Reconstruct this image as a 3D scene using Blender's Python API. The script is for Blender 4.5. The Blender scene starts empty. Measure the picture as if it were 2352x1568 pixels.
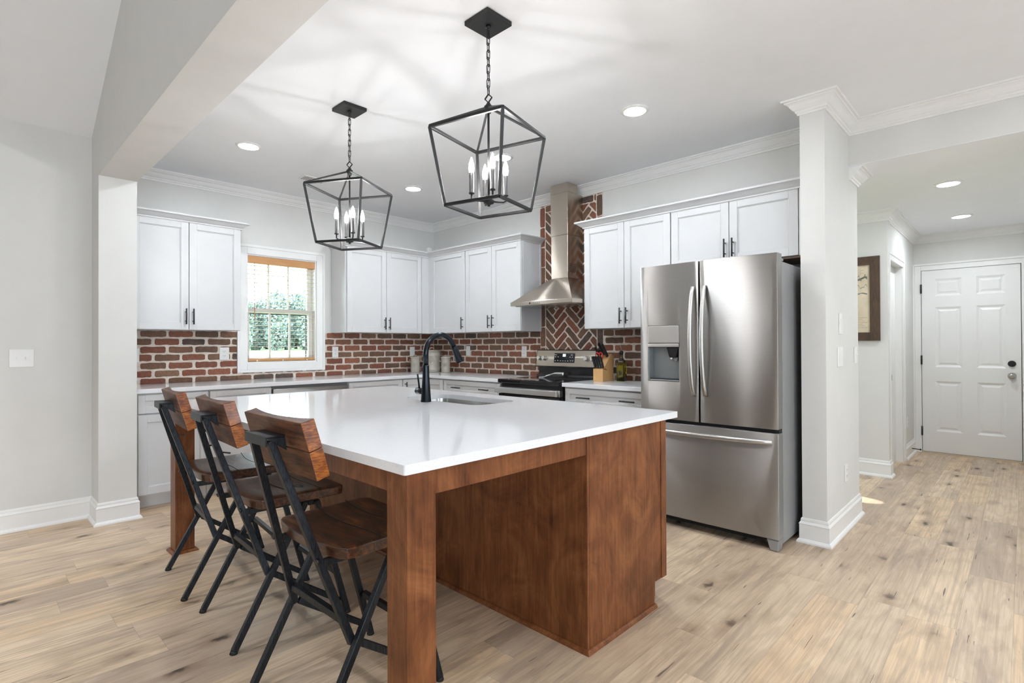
import bpy, bmesh, math, random
from mathutils import Vector, Matrix

random.seed(7)
C = bpy.context.scene.collection
S = bpy.context.scene

# ------------------------------------------------------------------ camera
def cam_axes(yaw, pitch, roll):
    f = Vector((-math.sin(yaw)*math.cos(pitch), math.cos(yaw)*math.cos(pitch), math.sin(pitch)))
    r = Vector((math.cos(yaw), math.sin(yaw), 0)); u = r.cross(f)
    return r*math.cos(roll)+u*math.sin(roll), -r*math.sin(roll)+u*math.cos(roll), f
_r, _u, _f = cam_axes(math.radians(44.021), math.radians(0.35), math.radians(-0.2314))
cd = bpy.data.cameras.new('camera'); cam = bpy.data.objects.new('camera', cd); C.objects.link(cam)
M = Matrix(((_r.x, _u.x, -_f.x, 5.496), (_r.y, _u.y, -_f.y, -4.2335), (_r.z, _u.z, -_f.z, 1.257), (0, 0, 0, 1)))
cam.matrix_world = M
cd.sensor_width = 36.0; cd.lens = 36.0*1219.2/2352; cd.clip_start = 0.02; cd.clip_end = 400
S.camera = cam

# ------------------------------------------------------------------ world, daylight, exposure
S.view_settings.view_transform = 'Standard'; S.view_settings.look = 'None'
S.view_settings.gamma = 1.0; S.view_settings.use_curve_mapping = False
S.view_settings.exposure = 0.40
w = bpy.data.worlds.new('sky'); S.world = w; w.use_nodes = True
bg = w.node_tree.nodes['Background']; bg.inputs[0].default_value = (0.80, 0.90, 1.0, 1); bg.inputs[1].default_value = 11.0
def area(name, loc, rot, sx, sy, power, col=(1, 1, 1)):
    l = bpy.data.lights.new(name, 'AREA'); l.shape = 'RECTANGLE'; l.size = sx; l.size_y = sy
    l.energy = power; l.color = col
    o = bpy.data.objects.new(name, l); C.objects.link(o); o.location = loc; o.rotation_euler = rot
    return o
R90 = math.pi/2
# sky portals; living, dining and corridor openings are unseen, added to bring in daylight
def portal(name, loc, rot, sx, sy):
    o = area(name, loc, rot, sx, sy, 1.0); o.data.cycles.is_portal = True
portal('sky_through_added_living_opening', (8.60, -5.9, 1.2), (R90, 0, R90), 2.8, 1.5)
portal('sky_through_added_dining_opening', (8.60, -1.7, 1.4), (R90, 0, R90), .9, .9)
portal('sky_through_kitchen_window', (-.15, -1.94, 1.625), (R90, 0, -R90), .7, 1.07)
portal('sky_through_added_corridor_opening', (1.9, 1.075, 1.65), (R90, 0, -R90), .85, 1.1)
BULB = 225.0      # candle bulb emission
CAN = 215.0       # recessed light emission
cy = S.cycles
cy.use_denoising = True
try: cy.denoiser = 'OPENIMAGEDENOISE'
except Exception: pass
cy.max_bounces = 10; cy.diffuse_bounces = 6; cy.glossy_bounces = 5; cy.transmission_bounces = 8; cy.transparent_max_bounces = 8
cy.sample_clamp_indirect = 6.0; cy.caustics_reflective = False; cy.caustics_refractive = False

# ------------------------------------------------------------------ mesh builder
class MB:
    def __init__(s): s.v = []; s.f = []; s.sm = []; s.mi = []; s.col = []
    def add(s, vs, fs, smooth=False, mi=0, col=None):
        n = len(s.v); s.v += [tuple(p) for p in vs]
        for f in fs: s.f.append([i+n for i in f]); s.sm.append(smooth); s.mi.append(mi); s.col.append(col)
    def box(s, x0, x1, y0, y1, z0, z1, mi=0):
        if x0 > x1: x0, x1 = x1, x0
        if y0 > y1: y0, y1 = y1, y0
        if z0 > z1: z0, z1 = z1, z0
        vs = [(x0,y0,z0),(x1,y0,z0),(x1,y1,z0),(x0,y1,z0),(x0,y0,z1),(x1,y0,z1),(x1,y1,z1),(x0,y1,z1)]
        s.add(vs, [(0,3,2,1),(4,5,6,7),(0,1,5,4),(1,2,6,5),(2,3,7,6),(3,0,4,7)], False, mi); return s
    def prism(s, poly, fn, a0, a1, mi=0, smooth=False, col=None):
        """poly: list of 2-tuples; fn(p,q,a) -> xyz"""
        n = len(poly)
        vs = [fn(p[0], p[1], a0) for p in poly] + [fn(p[0], p[1], a1) for p in poly]
        s.add(vs, [list(range(n-1, -1, -1)), list(range(n, 2*n))], False, mi, col)
        k = len(s.v)-2*n
        for i in range(n):
            j = (i+1) % n; s.f.append([k+i, k+j, k+n+j, k+n+i]); s.sm.append(smooth); s.mi.append(mi); s.col.append(col)
        return s
    def tube(s, pts, r, n=10, caps=True, mi=0, smooth=True, closed=False):
        pts = [Vector(p) for p in pts]; m = len(pts); rs = r if isinstance(r, (list, tuple)) else [r]*m
        t0 = (pts[1]-pts[0]).normalized(); up = Vector((0, 0, 1)) if abs(t0.z) < .95 else Vector((1, 0, 0))
        nrm = (up - t0*up.dot(t0)).normalized(); vs = []; pt = t0
        for i, p in enumerate(pts):
            if closed: t = (pts[(i+1) % m]-pts[i-1]).normalized()
            elif i == 0: t = t0
            elif i == m-1: t = (pts[-1]-pts[-2]).normalized()
            else: t = ((pts[i+1]-p).normalized()+(p-pts[i-1]).normalized()).normalized()
            q = pt.rotation_difference(t); nrm = q @ nrm; nrm = (nrm - t*nrm.dot(t)).normalized(); pt = t
            b = t.cross(nrm)
            for k in range(n):
                a = 2*math.pi*k/n; vs.append(p+(nrm*math.cos(a)+b*math.sin(a))*rs[i])
        fs = []
        for i in range(m if closed else m-1):
            i2 = (i+1) % m
            for k in range(n):
                k2 = (k+1) % n; fs.append((i*n+k, i*n+k2, i2*n+k2, i2*n+k))
        s.add(vs, fs, smooth, mi)
        if caps and not closed:
            k = len(s.v)-m*n
            s.f.append([k+i for i in range(n-1, -1, -1)]); s.sm.append(False); s.mi.append(mi); s.col.append(None)
            s.f.append([k+(m-1)*n+i for i in range(n)]); s.sm.append(False); s.mi.append(mi); s.col.append(None)
        return s
    def cyl(s, p0, p1, r0, r1=None, n=20, mi=0):
        return s.tube([p0, p1], [r0, r0 if r1 is None else r1], n, True, mi)
    def bar(s, p0, p1, w_, h_, up=(0, 0, 1), mi=0):
        """square bar from p0 to p1: width w_ along side, h_ along up-ish"""
        p0 = Vector(p0); p1 = Vector(p1); t = (p1-p0).normalized(); up = Vector(up)
        if abs(t.dot(up)) > .98: up = Vector((0, 1, 0))
        sd = t.cross(up).normalized(); u2 = sd.cross(t).normalized()
        vs = []
        for p in (p0, p1):
            for a, b in ((-1,-1),(1,-1),(1,1),(-1,1)): vs.append(p+sd*(a*w_/2)+u2*(b*h_/2))
        s.add(vs, [(0,3,2,1),(4,5,6,7),(0,1,5,4),(1,2,6,5),(2,3,7,6),(3,0,4,7)], False, mi); return s
    def lathe(s, prof, c=(0,0,0), n=28, mi=0, smooth=True):
        vs = []; fs = []; m = len(prof)
        for r, z in prof:
            for k in range(n):
                a = 2*math.pi*k/n; vs.append((c[0]+max(r, 1e-5)*math.cos(a), c[1]+max(r, 1e-5)*math.sin(a), c[2]+z))
        for i in range(m-1):
            for k in range(n):
                k2 = (k+1) % n; fs.append((i*n+k, i*n+k2, (i+1)*n+k2, (i+1)*n+k))
        s.add(vs, fs, smooth, mi); return s
    def sweep(s, path, prof, closed=False, side=1, mi=0, z0=0.0):
        """profile (o,z) swept along an xy path with mitred corners; o is measured to the left (side=1) of the path"""
        P = [Vector((p[0], p[1])) for p in path]; m = len(P); n = len(prof); vs = []
        for i, p in enumerate(P):
            d0 = (p-P[i-1]).normalized() if (i > 0 or closed) else None
            d1 = (P[(i+1) % m]-p).normalized() if (i < m-1 or closed) else None
            if d0 is None: d0 = d1
            if d1 is None: d1 = d0
            n0 = Vector((-d0.y, d0.x))*side; n1 = Vector((-d1.y, d1.x))*side
            b = (n0+n1); b = b/ max(1e-6, b.length); k = 1/max(.2, b.dot(n0))
            for o, z in prof: vs.append((p.x+b.x*o*k, p.y+b.y*o*k, z0+z))
        fs = []
        for i in range(m if closed else m-1):
            i2 = (i+1) % m
            for k in range(n):
                k2 = (k+1) % n; fs.append((i*n+k, i*n+k2, i2*n+k2, i2*n+k))
        if not closed: fs += [list(range(n-1, -1, -1)), list(range((m-1)*n, m*n))]
        s.add(vs, fs, False, mi); return s
    def build(s, name, mats, parent=None, bevel=0.0, seg=2, sub=0, recalc=True):
        off = Vector((0, 0, 0)); q = parent
        while q is not None: off += Vector(q.location); q = q.parent
        me = bpy.data.meshes.new(name)
        me.from_pydata([tuple(Vector(p)-off) for p in s.v], [], s.f)
        me.polygons.foreach_set('use_smooth', s.sm); me.polygons.foreach_set('material_index', s.mi)
        if any(c is not None for c in s.col):
            ca = me.color_attributes.new('tone', 'BYTE_COLOR', 'CORNER')
            for p in me.polygons:
                c = s.col[p.index] or (1, 1, 1)
                for li in p.loop_indices: ca.data[li].color = (c[0], c[1], c[2], 1)
        if recalc:
            bm = bmesh.new(); bm.from_mesh(me); bmesh.ops.recalc_face_normals(bm, faces=bm.faces); bm.to_mesh(me); bm.free()
        for m_ in (mats if isinstance(mats, (list, tuple)) else [mats]): me.materials.append(m_)
        o = bpy.data.objects.new(name, me); C.objects.link(o)
        if parent is not None: o.parent = parent
        if bevel:
            b = o.modifiers.new('bevel', 'BEVEL'); b.width = bevel; b.segments = seg; b.limit_method = 'ANGLE'; b.angle_limit = math.radians(40)
        if sub:
            b = o.modifiers.new('smooth', 'SUBSURF'); b.levels = sub; b.render_levels = sub
        return o

def thing(name, label, cat, loc=(0, 0, 0), group=None):
    o = bpy.data.objects.new(name, None); C.objects.link(o); o.location = loc; o.empty_display_size = .1
    o['label'] = label; o['category'] = cat
    if group: o['group'] = group
    return o
def tag(o, label, cat, group=None):
    o['label'] = label; o['category'] = cat
    if group: o['group'] = group
    return o
def structure(o, label=None):
    o['kind'] = 'structure'
    return o
def copy_tree(o, parent=None):
    c = o.copy(); C.objects.link(c)
    if parent is not None: c.parent = parent
    for ch in list(o.children): copy_tree(ch, c)
    return c

# ------------------------------------------------------------------ materials
class NT:
    def __init__(s, name):
        s.m = bpy.data.materials.new(name); s.m.use_nodes = True; s.t = s.m.node_tree
        s.b = s.t.nodes['Principled BSDF']
    def n(s, typ, **kw):
        nd = s.t.nodes.new(typ)
        for k, v in kw.items():
            if k.startswith('_'): setattr(nd, k[1:], v)
        return nd
    def l(s, a, b): s.t.links.new(a, b)
    def val(s, sock, v):
        if hasattr(v, 'is_output') or isinstance(v, bpy.types.NodeSocket): s.l(v, sock)
        else: sock.default_value = v
    def math(s, op, a, b=0.0, c=0.0):
        nd = s.n('ShaderNodeMath', _operation=op)
        s.val(nd.inputs[0], a); s.val(nd.inputs[1], b); s.val(nd.inputs[2], c)
        return nd.outputs[0]
    def mix(s, fac, a, b, blend='MIX'):
        nd = s.n('ShaderNodeMix', _data_type='RGBA', _blend_type=blend)
        s.val(nd.inputs[0], fac)
        for sk, v in ((nd.inputs[6], a), (nd.inputs[7], b)):
            if isinstance(v, bpy.types.NodeSocket): s.l(v, sk)
            else: sk.default_value = (*v, 1) if len(v) == 3 else v
        return nd.outputs[2]
    def ramp(s, fac, stops, interp='LINEAR'):
        nd = s.n('ShaderNodeValToRGB'); cr = nd.color_ramp; cr.interpolation = interp
        while len(cr.elements) < len(stops): cr.elements.new(.5)
        for e, (p, c) in zip(cr.elements, stops):
            e.position = p; e.color = (*c, 1) if len(c) == 3 else c
        s.l(fac, nd.inputs[0]); return nd.outputs[0]
    def noise(s, vec, scale, detail=4, rough=.55, dist=0.0):
        nd = s.n('ShaderNodeTexNoise'); nd.inputs['Scale'].default_value = scale; nd.inputs['Detail'].default_value = detail
        nd.inputs['Roughness'].default_value = rough; nd.inputs['Distortion'].default_value = dist
        s.l(vec, nd.inputs['Vector']); return nd.outputs[0]
    def coords(s, scale=(1, 1, 1), kind='Object'):
        tc = s.n('ShaderNodeTexCoord'); mp = s.n('ShaderNodeMapping'); mp.inputs['Scale'].default_value = scale
        s.l(tc.outputs[kind], mp.inputs[0]); return mp.outputs[0]
    def bump(s, h, strength=.2, dist=.002):
        nd = s.n('ShaderNodeBump'); nd.inputs['Strength'].default_value = strength; nd.inputs['Distance'].default_value = dist
        s.l(h, nd.inputs['Height']); s.l(nd.outputs[0], s.b.inputs['Normal'])
    def set(s, **kw):
        for k, v in kw.items():
            sk = s.b.inputs[k.replace('_', ' ')]
            if isinstance(v, bpy.types.NodeSocket): s.l(v, sk)
            else: sk.default_value = (*v, 1) if (isinstance(v, tuple) and len(v) == 3) else v
        return s

def plain(name, col, rough=.5, metal=0.0, var=0.04, scale=6.0, bump=0.0, bscale=200, **kw):
    t = NT(name); v = t.coords()
    n = t.noise(v, scale, 3)
    dark = tuple(c*(1-var) for c in col); lite = tuple(min(1, c*(1+var)) for c in col)
    t.set(Base_Color=t.ramp(n, [(.3, dark), (.7, lite)]), Roughness=rough, Metallic=metal)
    for k, x in kw.items(): t.b.inputs[k.replace('_', ' ')].default_value = x
    if bump: t.bump(t.noise(v, bscale, 2), bump, .001)
    return t.m

def woodmat(name, stops, scale=(1, 1, 1), rough=.4, grain=18, coat=0.0, blot=1.2, bump=.08):
    t = NT(name); v = t.coords(scale)
    g = t.noise(v, grain, 6, .6, .6); bl = t.noise(t.coords((1, 1, 1)), blot*3, 3, .5, .8)
    f = t.math('ADD', t.math('MULTIPLY', g, .6), t.math('MULTIPLY', bl, .4))
    col = t.ramp(f, stops)
    t.set(Base_Color=col, Roughness=rough)
    if coat: t.b.inputs['Coat Weight'].default_value = coat; t.b.inputs['Coat Roughness'].default_value = .12
    t.bump(g, bump, .001)
    return t.m

M_wall = plain('wall_paint', (0.695, 0.693, 0.675), .75, var=.015, bump=.04)
M_ceil = plain('ceiling_paint', (0.855, 0.87, 0.895), .9, var=.01)
M_trim = plain('trim_paint', (0.82, 0.82, 0.81), .35, var=.01)
M_cab = plain('cabinet_paint', (0.61, 0.613, 0.62), .34, var=.012)
M_cabgap = plain('cabinet_interior', (0.45, 0.44, 0.43), .6)
M_door = plain('door_paint', (0.80, 0.80, 0.795), .4, var=.01)
M_black = plain('black_hardware', (0.018, 0.018, 0.02), .38, .3)
M_pend = plain('black_pendant_metal', (0.010, 0.010, 0.0105), .5, .1)
M_faucet = plain('black_faucet_metal', (0.02, 0.024, 0.03), .22, .85)
M_plate = plain('white_plastic', (0.83, 0.83, 0.82), .35, var=.01)
M_slot = plain('dark_slot', (0.05, 0.05, 0.05), .6)
M_mortar = plain('mortar', (0.72, 0.64, 0.56), .9, var=.12, scale=30, bump=.3, bscale=150)
M_blackenamel = plain('black_enamel', (0.012, 0.012, 0.013), .18)
M_blackglass = plain('black_glass', (0.006, 0.006, 0.007), .05)
M_void = plain('shadow_gap_rubber', (0.01, 0.01, 0.01), .7)
M_greyplastic = plain('grey_plastic', (0.22, 0.225, 0.23), .4)
M_greymetal = plain('grey_painted_steel', (0.30, 0.305, 0.31), .42, .3)
M_chrome = plain('chrome', (0.75, 0.74, 0.72), .12, 1.0)
M_knife = plain('black_knife_handle', (0.008, 0.008, 0.008), .45)
M_red = plain('red_plastic', (0.55, 0.02, 0.025), .35)
M_blockwood = woodmat('beech', [(.3, (.50, .28, .11)), (.7, (.64, .39, .17))], (6, 6, .6), .45, 10)
M_ceramic = plain('glazed_stoneware', (0.37, 0.345, 0.295), .18, var=.05)
M_lettering = plain('grey_print', (0.20, 0.19, 0.17), .5)
M_display = NT('clock_display').set(Base_Color=(.1, .1, .12), Emission_Color=(.75, .85, 1.0), Emission_Strength=.8).m
M_mark = plain('pale_print', (0.45, 0.45, 0.46), .5)

# stainless steel, brushed
def steel(name, col, rough, aniso=.8, rot=0.25, axis='Z'):
    t = NT(name)
    g = t.noise(t.coords((2, 2, 220)), 3, 3)
    t.set(Base_Color=t.ramp(g, [(.3, tuple(c*.94 for c in col)), (.7, col)]), Metallic=1.0, Roughness=rough)
    t.b.inputs['Anisotropic'].default_value = aniso; t.b.inputs['Anisotropic Rotation'].default_value = rot
    tg = t.n('ShaderNodeTangent', _direction_type='RADIAL', _axis=axis); t.l(tg.outputs[0], t.b.inputs['Tangent'])
    return t.m
M_steel = steel('brushed_stainless', (.46, .452, .44), .40, 1.0)
M_steelb = steel('bright_stainless', (.56, .55, .535), .40, .6)
M_hood = steel('hood_stainless', (.60, .535, .46), .27, .95)
M_satin = plain('satin_steel', (.60, .59, .57), .22, 1.0)

# quartz
t = NT('white_quartz'); v = t.coords()
sp = t.n('ShaderNodeTexVoronoi'); sp.inputs['Scale'].default_value = 420; t.l(v, sp.inputs['Vector'])
wn = t.n('ShaderNodeTexWhiteNoise'); t.l(sp.outputs['Position'], wn.inputs[0])
t.set(Base_Color=t.ramp(wn.outputs[0], [(0, (.69, .70, .72)), (.12, (.75, .76, .78)), (.3, (.77, .78, .80)), (1, (.78, .79, .81))]), Roughness=.09)
M_quartz = t.m

# stained island wood
t = NT('cherry_stained_wood'); v = t.coords((5, 5, .35)); v2 = t.coords((1, 1, .7))
g = t.noise(v, 14, 5, .6, .5); b1 = t.noise(v2, 3.6, 6, .62, 2.2)
f = t.math('ADD', t.math('MULTIPLY', g, .4), t.math('MULTIPLY', b1, .6))
t.set(Base_Color=t.ramp(f, [(.32, (.066, .019, .0058)), (.48, (.155, .051, .0165)), (.66, (.262, .099, .036))]), Roughness=.40); t.b.inputs['Specular IOR Level'].default_value = .32
t.bump(g, .05, .001); M_stain = t.m

def stoolwood(name, stops):
    t = NT(name); v = t.coords((1.0, 14, 14)); g = t.noise(v, 7, 7, .68, .8); b = t.noise(t.coords((1, 3.2, 3.2)), 4.5, 5, .62, 1.4)
    f = t.math('ADD', t.math('MULTIPLY', g, .5), t.math('MULTIPLY', b, .5))
    t.set(Base_Color=t.ramp(f, stops), Roughness=.32); t.b.inputs['Coat Weight'].default_value = .2; t.b.inputs['Coat Roughness'].default_value = .16
    t.bump(g, .12, .0012); return t.m
M_seat = stoolwood('dark_walnut_slab', [(.38, (.008, .005, .004)), (.47, (.032, .0115, .0055)), (.55, (.095, .030, .009)), (.66, (.24, .078, .020))])
M_back = stoolwood('walnut_back_board', [(.38, (.020, .009, .006)), (.46, (.062, .023, .011)), (.54, (.115, .043, .018)), (.64, (.20, .075, .028))])
M_back.node_tree.nodes['Principled BSDF'].inputs['Coat Weight'].default_value = 0.0; M_back.node_tree.nodes['Principled BSDF'].inputs['Roughness'].default_value = .48; M_back.node_tree.nodes['Principled BSDF'].inputs['Specular IOR Level'].default_value = .3
t = NT('walnut_end_grain'); v = t.coords((3, 3, 16)); g = t.noise(v, 6, 6, .65, 2.2); b = t.noise(t.coords((4, 4, 4)), 5, 3)
f = t.math('ADD', t.math('MULTIPLY', g, .6), t.math('MULTIPLY', b, .4))
t.set(Base_Color=t.ramp(f, [(.36, (.05, .016, .008)), (.48, (.20, .06, .018)), (.6, (.42, .14, .03)), (.72, (.50, .22, .10))]), Roughness=.3)
t.b.inputs['Coat Weight'].default_value = .6; t.b.inputs['Coat Roughness'].default_value = .15; M_end = t.m
t = NT('blackened_tube_steel'); v = t.coords((60, 60, 4)); g = t.noise(v, 4, 3)
t.set(Base_Color=t.ramp(g, [(.3, (.016, .018, .021)), (.75, (.045, .05, .058))]), Metallic=.75, Roughness=.42); M_frame = t.m

# brick: tone from each brick, mottled
t = NT('reclaimed_brick'); v = t.coords()
at_ = t.n('ShaderNodeVertexColor'); at_.layer_name = 'tone'
n1 = t.noise(v, 70, 6, .75); n2 = t.noise(v, 190, 5, .7)
c = t.mix(t.ramp(n1, [(.40, (0, 0, 0)), (.66, (.72, .72, .72))]), at_.outputs[0], (.065, .042, .034))
c = t.mix(t.ramp(t.noise(v, 28, 4, .7), [(.48, (0, 0, 0)), (.72, (.5, .5, .5))]), c, (.27, .13, .075))
c = t.mix(t.ramp(n2, [(.58, (0, 0, 0)), (.70, (.55, .55, .55))]), c, (.42, .33, .27))
t.set(Base_Color=c, Roughness=.85); t.bump(n2, .8, .003); M_brick = t.m

# plank floor
t = NT('oak_vinyl_plank')
geo = t.n('ShaderNodeNewGeometry'); sx = t.n('ShaderNodeSeparateXYZ'); t.l(geo.outputs['Position'], sx.inputs[0])
PW, PL = .1795, 1.22
xs = t.math('DIVIDE', t.math('SUBTRACT', sx.outputs[0], 4.911-.1795*40), PW); row = t.math('FLOOR', xs); fx = t.math('FRACT', xs)
wr = t.n('ShaderNodeTexWhiteNoise', _noise_dimensions='1D'); t.l(row, wr.inputs['W'])
ys = t.math('ADD', t.math('DIVIDE', t.math('ADD', sx.outputs[1], 40.0), PL), wr.outputs[0]); seg = t.math('FLOOR', ys); fy = t.math('FRACT', ys)
cx_ = t.n('ShaderNodeCombineXYZ'); t.l(row, cx_.inputs[0]); t.l(seg, cx_.inputs[1])
wid = t.n('ShaderNodeTexWhiteNoise', _noise_dimensions='3D'); t.l(cx_.outputs[0], wid.inputs[0])
pid = wid.outputs[0]
# local plank coordinates, shifted per plank
off = t.math('MULTIPLY', pid, 37.0)
pv = t.n('ShaderNodeCombineXYZ'); t.l(t.math('ADD', sx.outputs[0], off), pv.inputs[0]); t.l(t.math('ADD', sx.outputs[1], t.math('MULTIPLY', off, 1.7)), pv.inputs[1])
def scaled(vec, s_):
    mp = t.n('ShaderNodeMapping'); mp.inputs['Scale'].default_value = s_; t.l(vec, mp.inputs[0]); return mp.outputs[0]
tone = t.ramp(pid, [(0, (.68, .525, .36)), (.22, (.62, .485, .345)), (.42, (.67, .495, .32)), (.6, (.56, .435, .31)), (.76, (.71, .555, .39)), (.90, (.47, .365, .27)), (1, (.64, .51, .37))], 'CONSTANT')
g1 = t.noise(scaled(pv.outputs[0], (24, .42, 1)), 3.0, 6, .62, .25)
g2 = t.noise(scaled(pv.outputs[0], (5.5, .6, 1)), 2.2, 5, .6, .9)
g3 = t.noise(scaled(pv.outputs[0], (75, 1.1, 1)), 3.0, 3, .6, .1)
c = t.mix(t.ramp(g1, [(.44, (0, 0, 0)), (.68, (.72, .72, .72))]), tone, (.39, .28, .19))
c = t.mix(t.ramp(g2, [(.51, (0, 0, 0)), (.66, (.66, .66, .66))]), c, (.30, .225, .17))
c = t.mix(t.ramp(g2, [(.28, (.5, .5, .5)), (.44, (0, 0, 0))]), c, (.80, .66, .48))
c = t.mix(t.ramp(g3, [(.46, (0, 0, 0)), (.72, (.36, .36, .36))]), c, (.33, .24, .17))
# cathedral figure
wv = t.n('ShaderNodeTexWave'); wv.wave_type = 'RINGS'; wv.inputs['Scale'].default_value = 1.1; wv.inputs['Distortion'].default_value = 9; wv.inputs['Detail'].default_value = 3
wv.inputs['Detail Scale'].default_value = 1.2; t.l(scaled(pv.outputs[0], (9, 1.1, 1)), wv.inputs[0])
c = t.mix(t.ramp(wv.outputs[0], [(.55, (0, 0, 0)), (.95, (.26, .26, .26))]), c, (.38, .28, .19))
# knots with soft halo and dark core
dst = t.n('ShaderNodeVectorMath', _operation='ADD'); nz = t.n('ShaderNodeTexNoise'); nz.inputs['Scale'].default_value = 22; t.l(pv.outputs[0], nz.inputs['Vector'])
sc_ = t.n('ShaderNodeVectorMath', _operation='SCALE'); sc_.inputs['Scale'].default_value = .05; t.l(nz.outputs['Color'], sc_.inputs[0])
t.l(pv.outputs[0], dst.inputs[0]); t.l(sc_.outputs[0], dst.inputs[1])
vo = t.n('ShaderNodeTexVoronoi'); vo.inputs['Scale'].default_value = 1.0; vo.inputs['Randomness'].default_value = 1.0; t.l(scaled(dst.outputs[0], (6.4, 2.9, 1)), vo.inputs['Vector'])
wk = t.n('ShaderNodeTexWhiteNoise'); t.l(vo.outputs['Position'], wk.inputs[0])
on = t.math('GREATER_THAN', wk.outputs[0], .30)
core = t.math('MULTIPLY', t.ramp(vo.outputs['Distance'], [(.06, (1, 1, 1)), (.15, (0, 0, 0))]), on)
halo = t.math('MULTIPLY', t.ramp(vo.outputs['Distance'], [(.06, (.72, .72, .72)), (.36, (0, 0, 0))]), on)
c = t.mix(halo, c, (.26, .175, .11)); c = t.mix(t.math('MULTIPLY', core, .94), c, (.05, .032, .022))
# thin dark checks along the grain
ck = t.noise(scaled(pv.outputs[0], (46, 1.9, 1)), 2.0, 2, .5, .3)
ckm = t.math('MULTIPLY', t.ramp(ck, [(.68, (0, 0, 0)), (.71, (.85, .85, .85))]), t.math('GREATER_THAN', g2, .5))
c = t.mix(ckm, c, (.07, .05, .04))
ex = t.math('MINIMUM', fx, t.math('SUBTRACT', 1.0, fx)); ey = t.math('MULTIPLY', t.math('MINIMUM', fy, t.math('SUBTRACT', 1.0, fy)), PL/PW)
ed = t.math('LESS_THAN', t.math('MINIMUM', ex, ey), .009)
c = t.mix(t.math('MULTIPLY', ed, .35), c, (.25, .19, .14))
t.set(Base_Color=c, Roughness=t.math('ADD', .34, t.math('MULTIPLY', g1, .16)))
bh = t.math('SUBTRACT', t.math('MULTIPLY', g3, .4), ed); t.bump(bh, .12, .001)
M_floor = t.m

M_bulb = NT('lit_candle_bulb').set(Base_Color=(1, .9, .75), Emission_Color=(1.0, .98, .975), Emission_Strength=BULB).m
M_can = NT('lit_lens').set(Base_Color=(1, 1, 1), Emission_Color=(.905, .955, 1.0), Emission_Strength=CAN).m
M_hcan = NT('lit_hall_lens').set(Base_Color=(1, 1, 1), Emission_Color=(.905, .955, 1.0), Emission_Strength=CAN*.9).m
def glassmat(name, col, rough=0.0):
    t = NT(name); t.set(Base_Color=col, Roughness=rough, IOR=1.45); t.b.inputs['Transmission Weight'].default_value = 1.0; return t.m
M_glass = glassmat('clear_glass', (.96, 1, .98))
t = NT('window_glass'); tr = t.n('ShaderNodeBsdfTransparent'); gl = t.n('ShaderNodeBsdfGlossy'); gl.inputs['Roughness'].default_value = .02
fr = t.n('ShaderNodeFresnel'); fr.inputs[0].default_value = 1.45; mx = t.n('ShaderNodeMixShader')
t.l(fr.outputs[0], mx.inputs[0]); t.l(tr.outputs[0], mx.inputs[1]); t.l(gl.outputs[0], mx.inputs[2])
t.l(mx.outputs[0], t.t.nodes['Material Output'].inputs[0]); tr.inputs[0].default_value = (.93, .97, .96, 1); M_pane = t.m
M_oil = glassmat('olive_oil', (.66, .56, .03))
M_blind = woodmat('honey_blind_wood', [(.3, (.42, .20, .07)), (.7, (.58, .30, .12))], (1, .3, 10), .45, 12)
M_slat = plain('blind_slat', (.80, .70, .58), .5)  # paled to cream for the sky light coming through from behind
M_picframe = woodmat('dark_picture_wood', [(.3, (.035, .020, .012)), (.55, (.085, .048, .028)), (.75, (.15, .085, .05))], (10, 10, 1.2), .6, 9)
M_lawn = plain('lawn_grass', (.25, .335, .155), .9, var=.2, scale=2)
M_leaf = plain('hazed_tree_leaves', (.19, .235, .215), .8, var=.35, scale=3)  # pale bluish tone puts the distance haze into the leaf colour
M_trunk = plain('tree_bark', (.12, .09, .07), .9)

# ------------------------------------------------------------------ setting
CEIL = 2.80; HALLC = 2.50; CT = 0.928
mb = MB(); mb.box(-.02, 9.0, -9.2, 3.75, -.05, 0); structure(mb.build('floor', M_floor))
mb = MB(); mb.box(-.15, 8.6, -3.345, .1, CEIL, CEIL+.04); structure(mb.build('ceiling', M_ceil))
mb = MB(); mb.box(2.0, 5.75, .22, 3.62, HALLC, HALLC+.04); mb.box(4.61, 5.75, .1, .22, HALLC, HALLC+.003); structure(mb.build('ceiling.001', M_ceil))
# kitchen window wall (x = 0) with its opening
WY0, WY1, WZ0, WZ1 = -2.296, -1.585, 1.086, 2.163
mb = MB()
mb.box(-.15, 0, -3.57, WY0, 0, CEIL); mb.box(-.15, 0, WY1, .36, 0, CEIL)
mb.box(-.15, 0, WY0, WY1, 0, WZ0); mb.box(-.15, 0, WY0, WY1, WZ1, CEIL)
structure(mb.build('wall_left', M_wall))
mb = MB(); mb.box(0, 4.47, 0, .36, 0, CEIL); structure(mb.build('wall_back', M_wall))
# end wall beside the refrigerator, runs on into the hall
mb = MB(); mb.box(4.47, 4.61, -.52, .36, 0, CEIL); structure(mb.build('wall_stub', M_wall))
# header over the hall opening and wall right of it
mb = MB(); mb.box(4.61, 8.6, .1, .22, HALLC+.0035, CEIL); mb.box(5.75, 8.6, .1, .22, 0, HALLC); structure(mb.build('wall_header', M_wall))
# beam between living room and kitchen, with its end wall
mb = MB()
mb.box(.0, .81, -3.57, -3.345, 0, CEIL); mb.box(.81, 8.6, -3.57, -3.345, 2.465, CEIL)
vault = lambda x: 2.805+(x-.53)*.518
mb.prism([(.53, CEIL), (8.6, CEIL), (8.6, vault(.53)), (4.565, vault(4.565)), (.53, vault(.53))], lambda p, q, a: (p, a, q), -3.57, -3.345)
structure(mb.build('wall_beam', M_wall))
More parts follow.
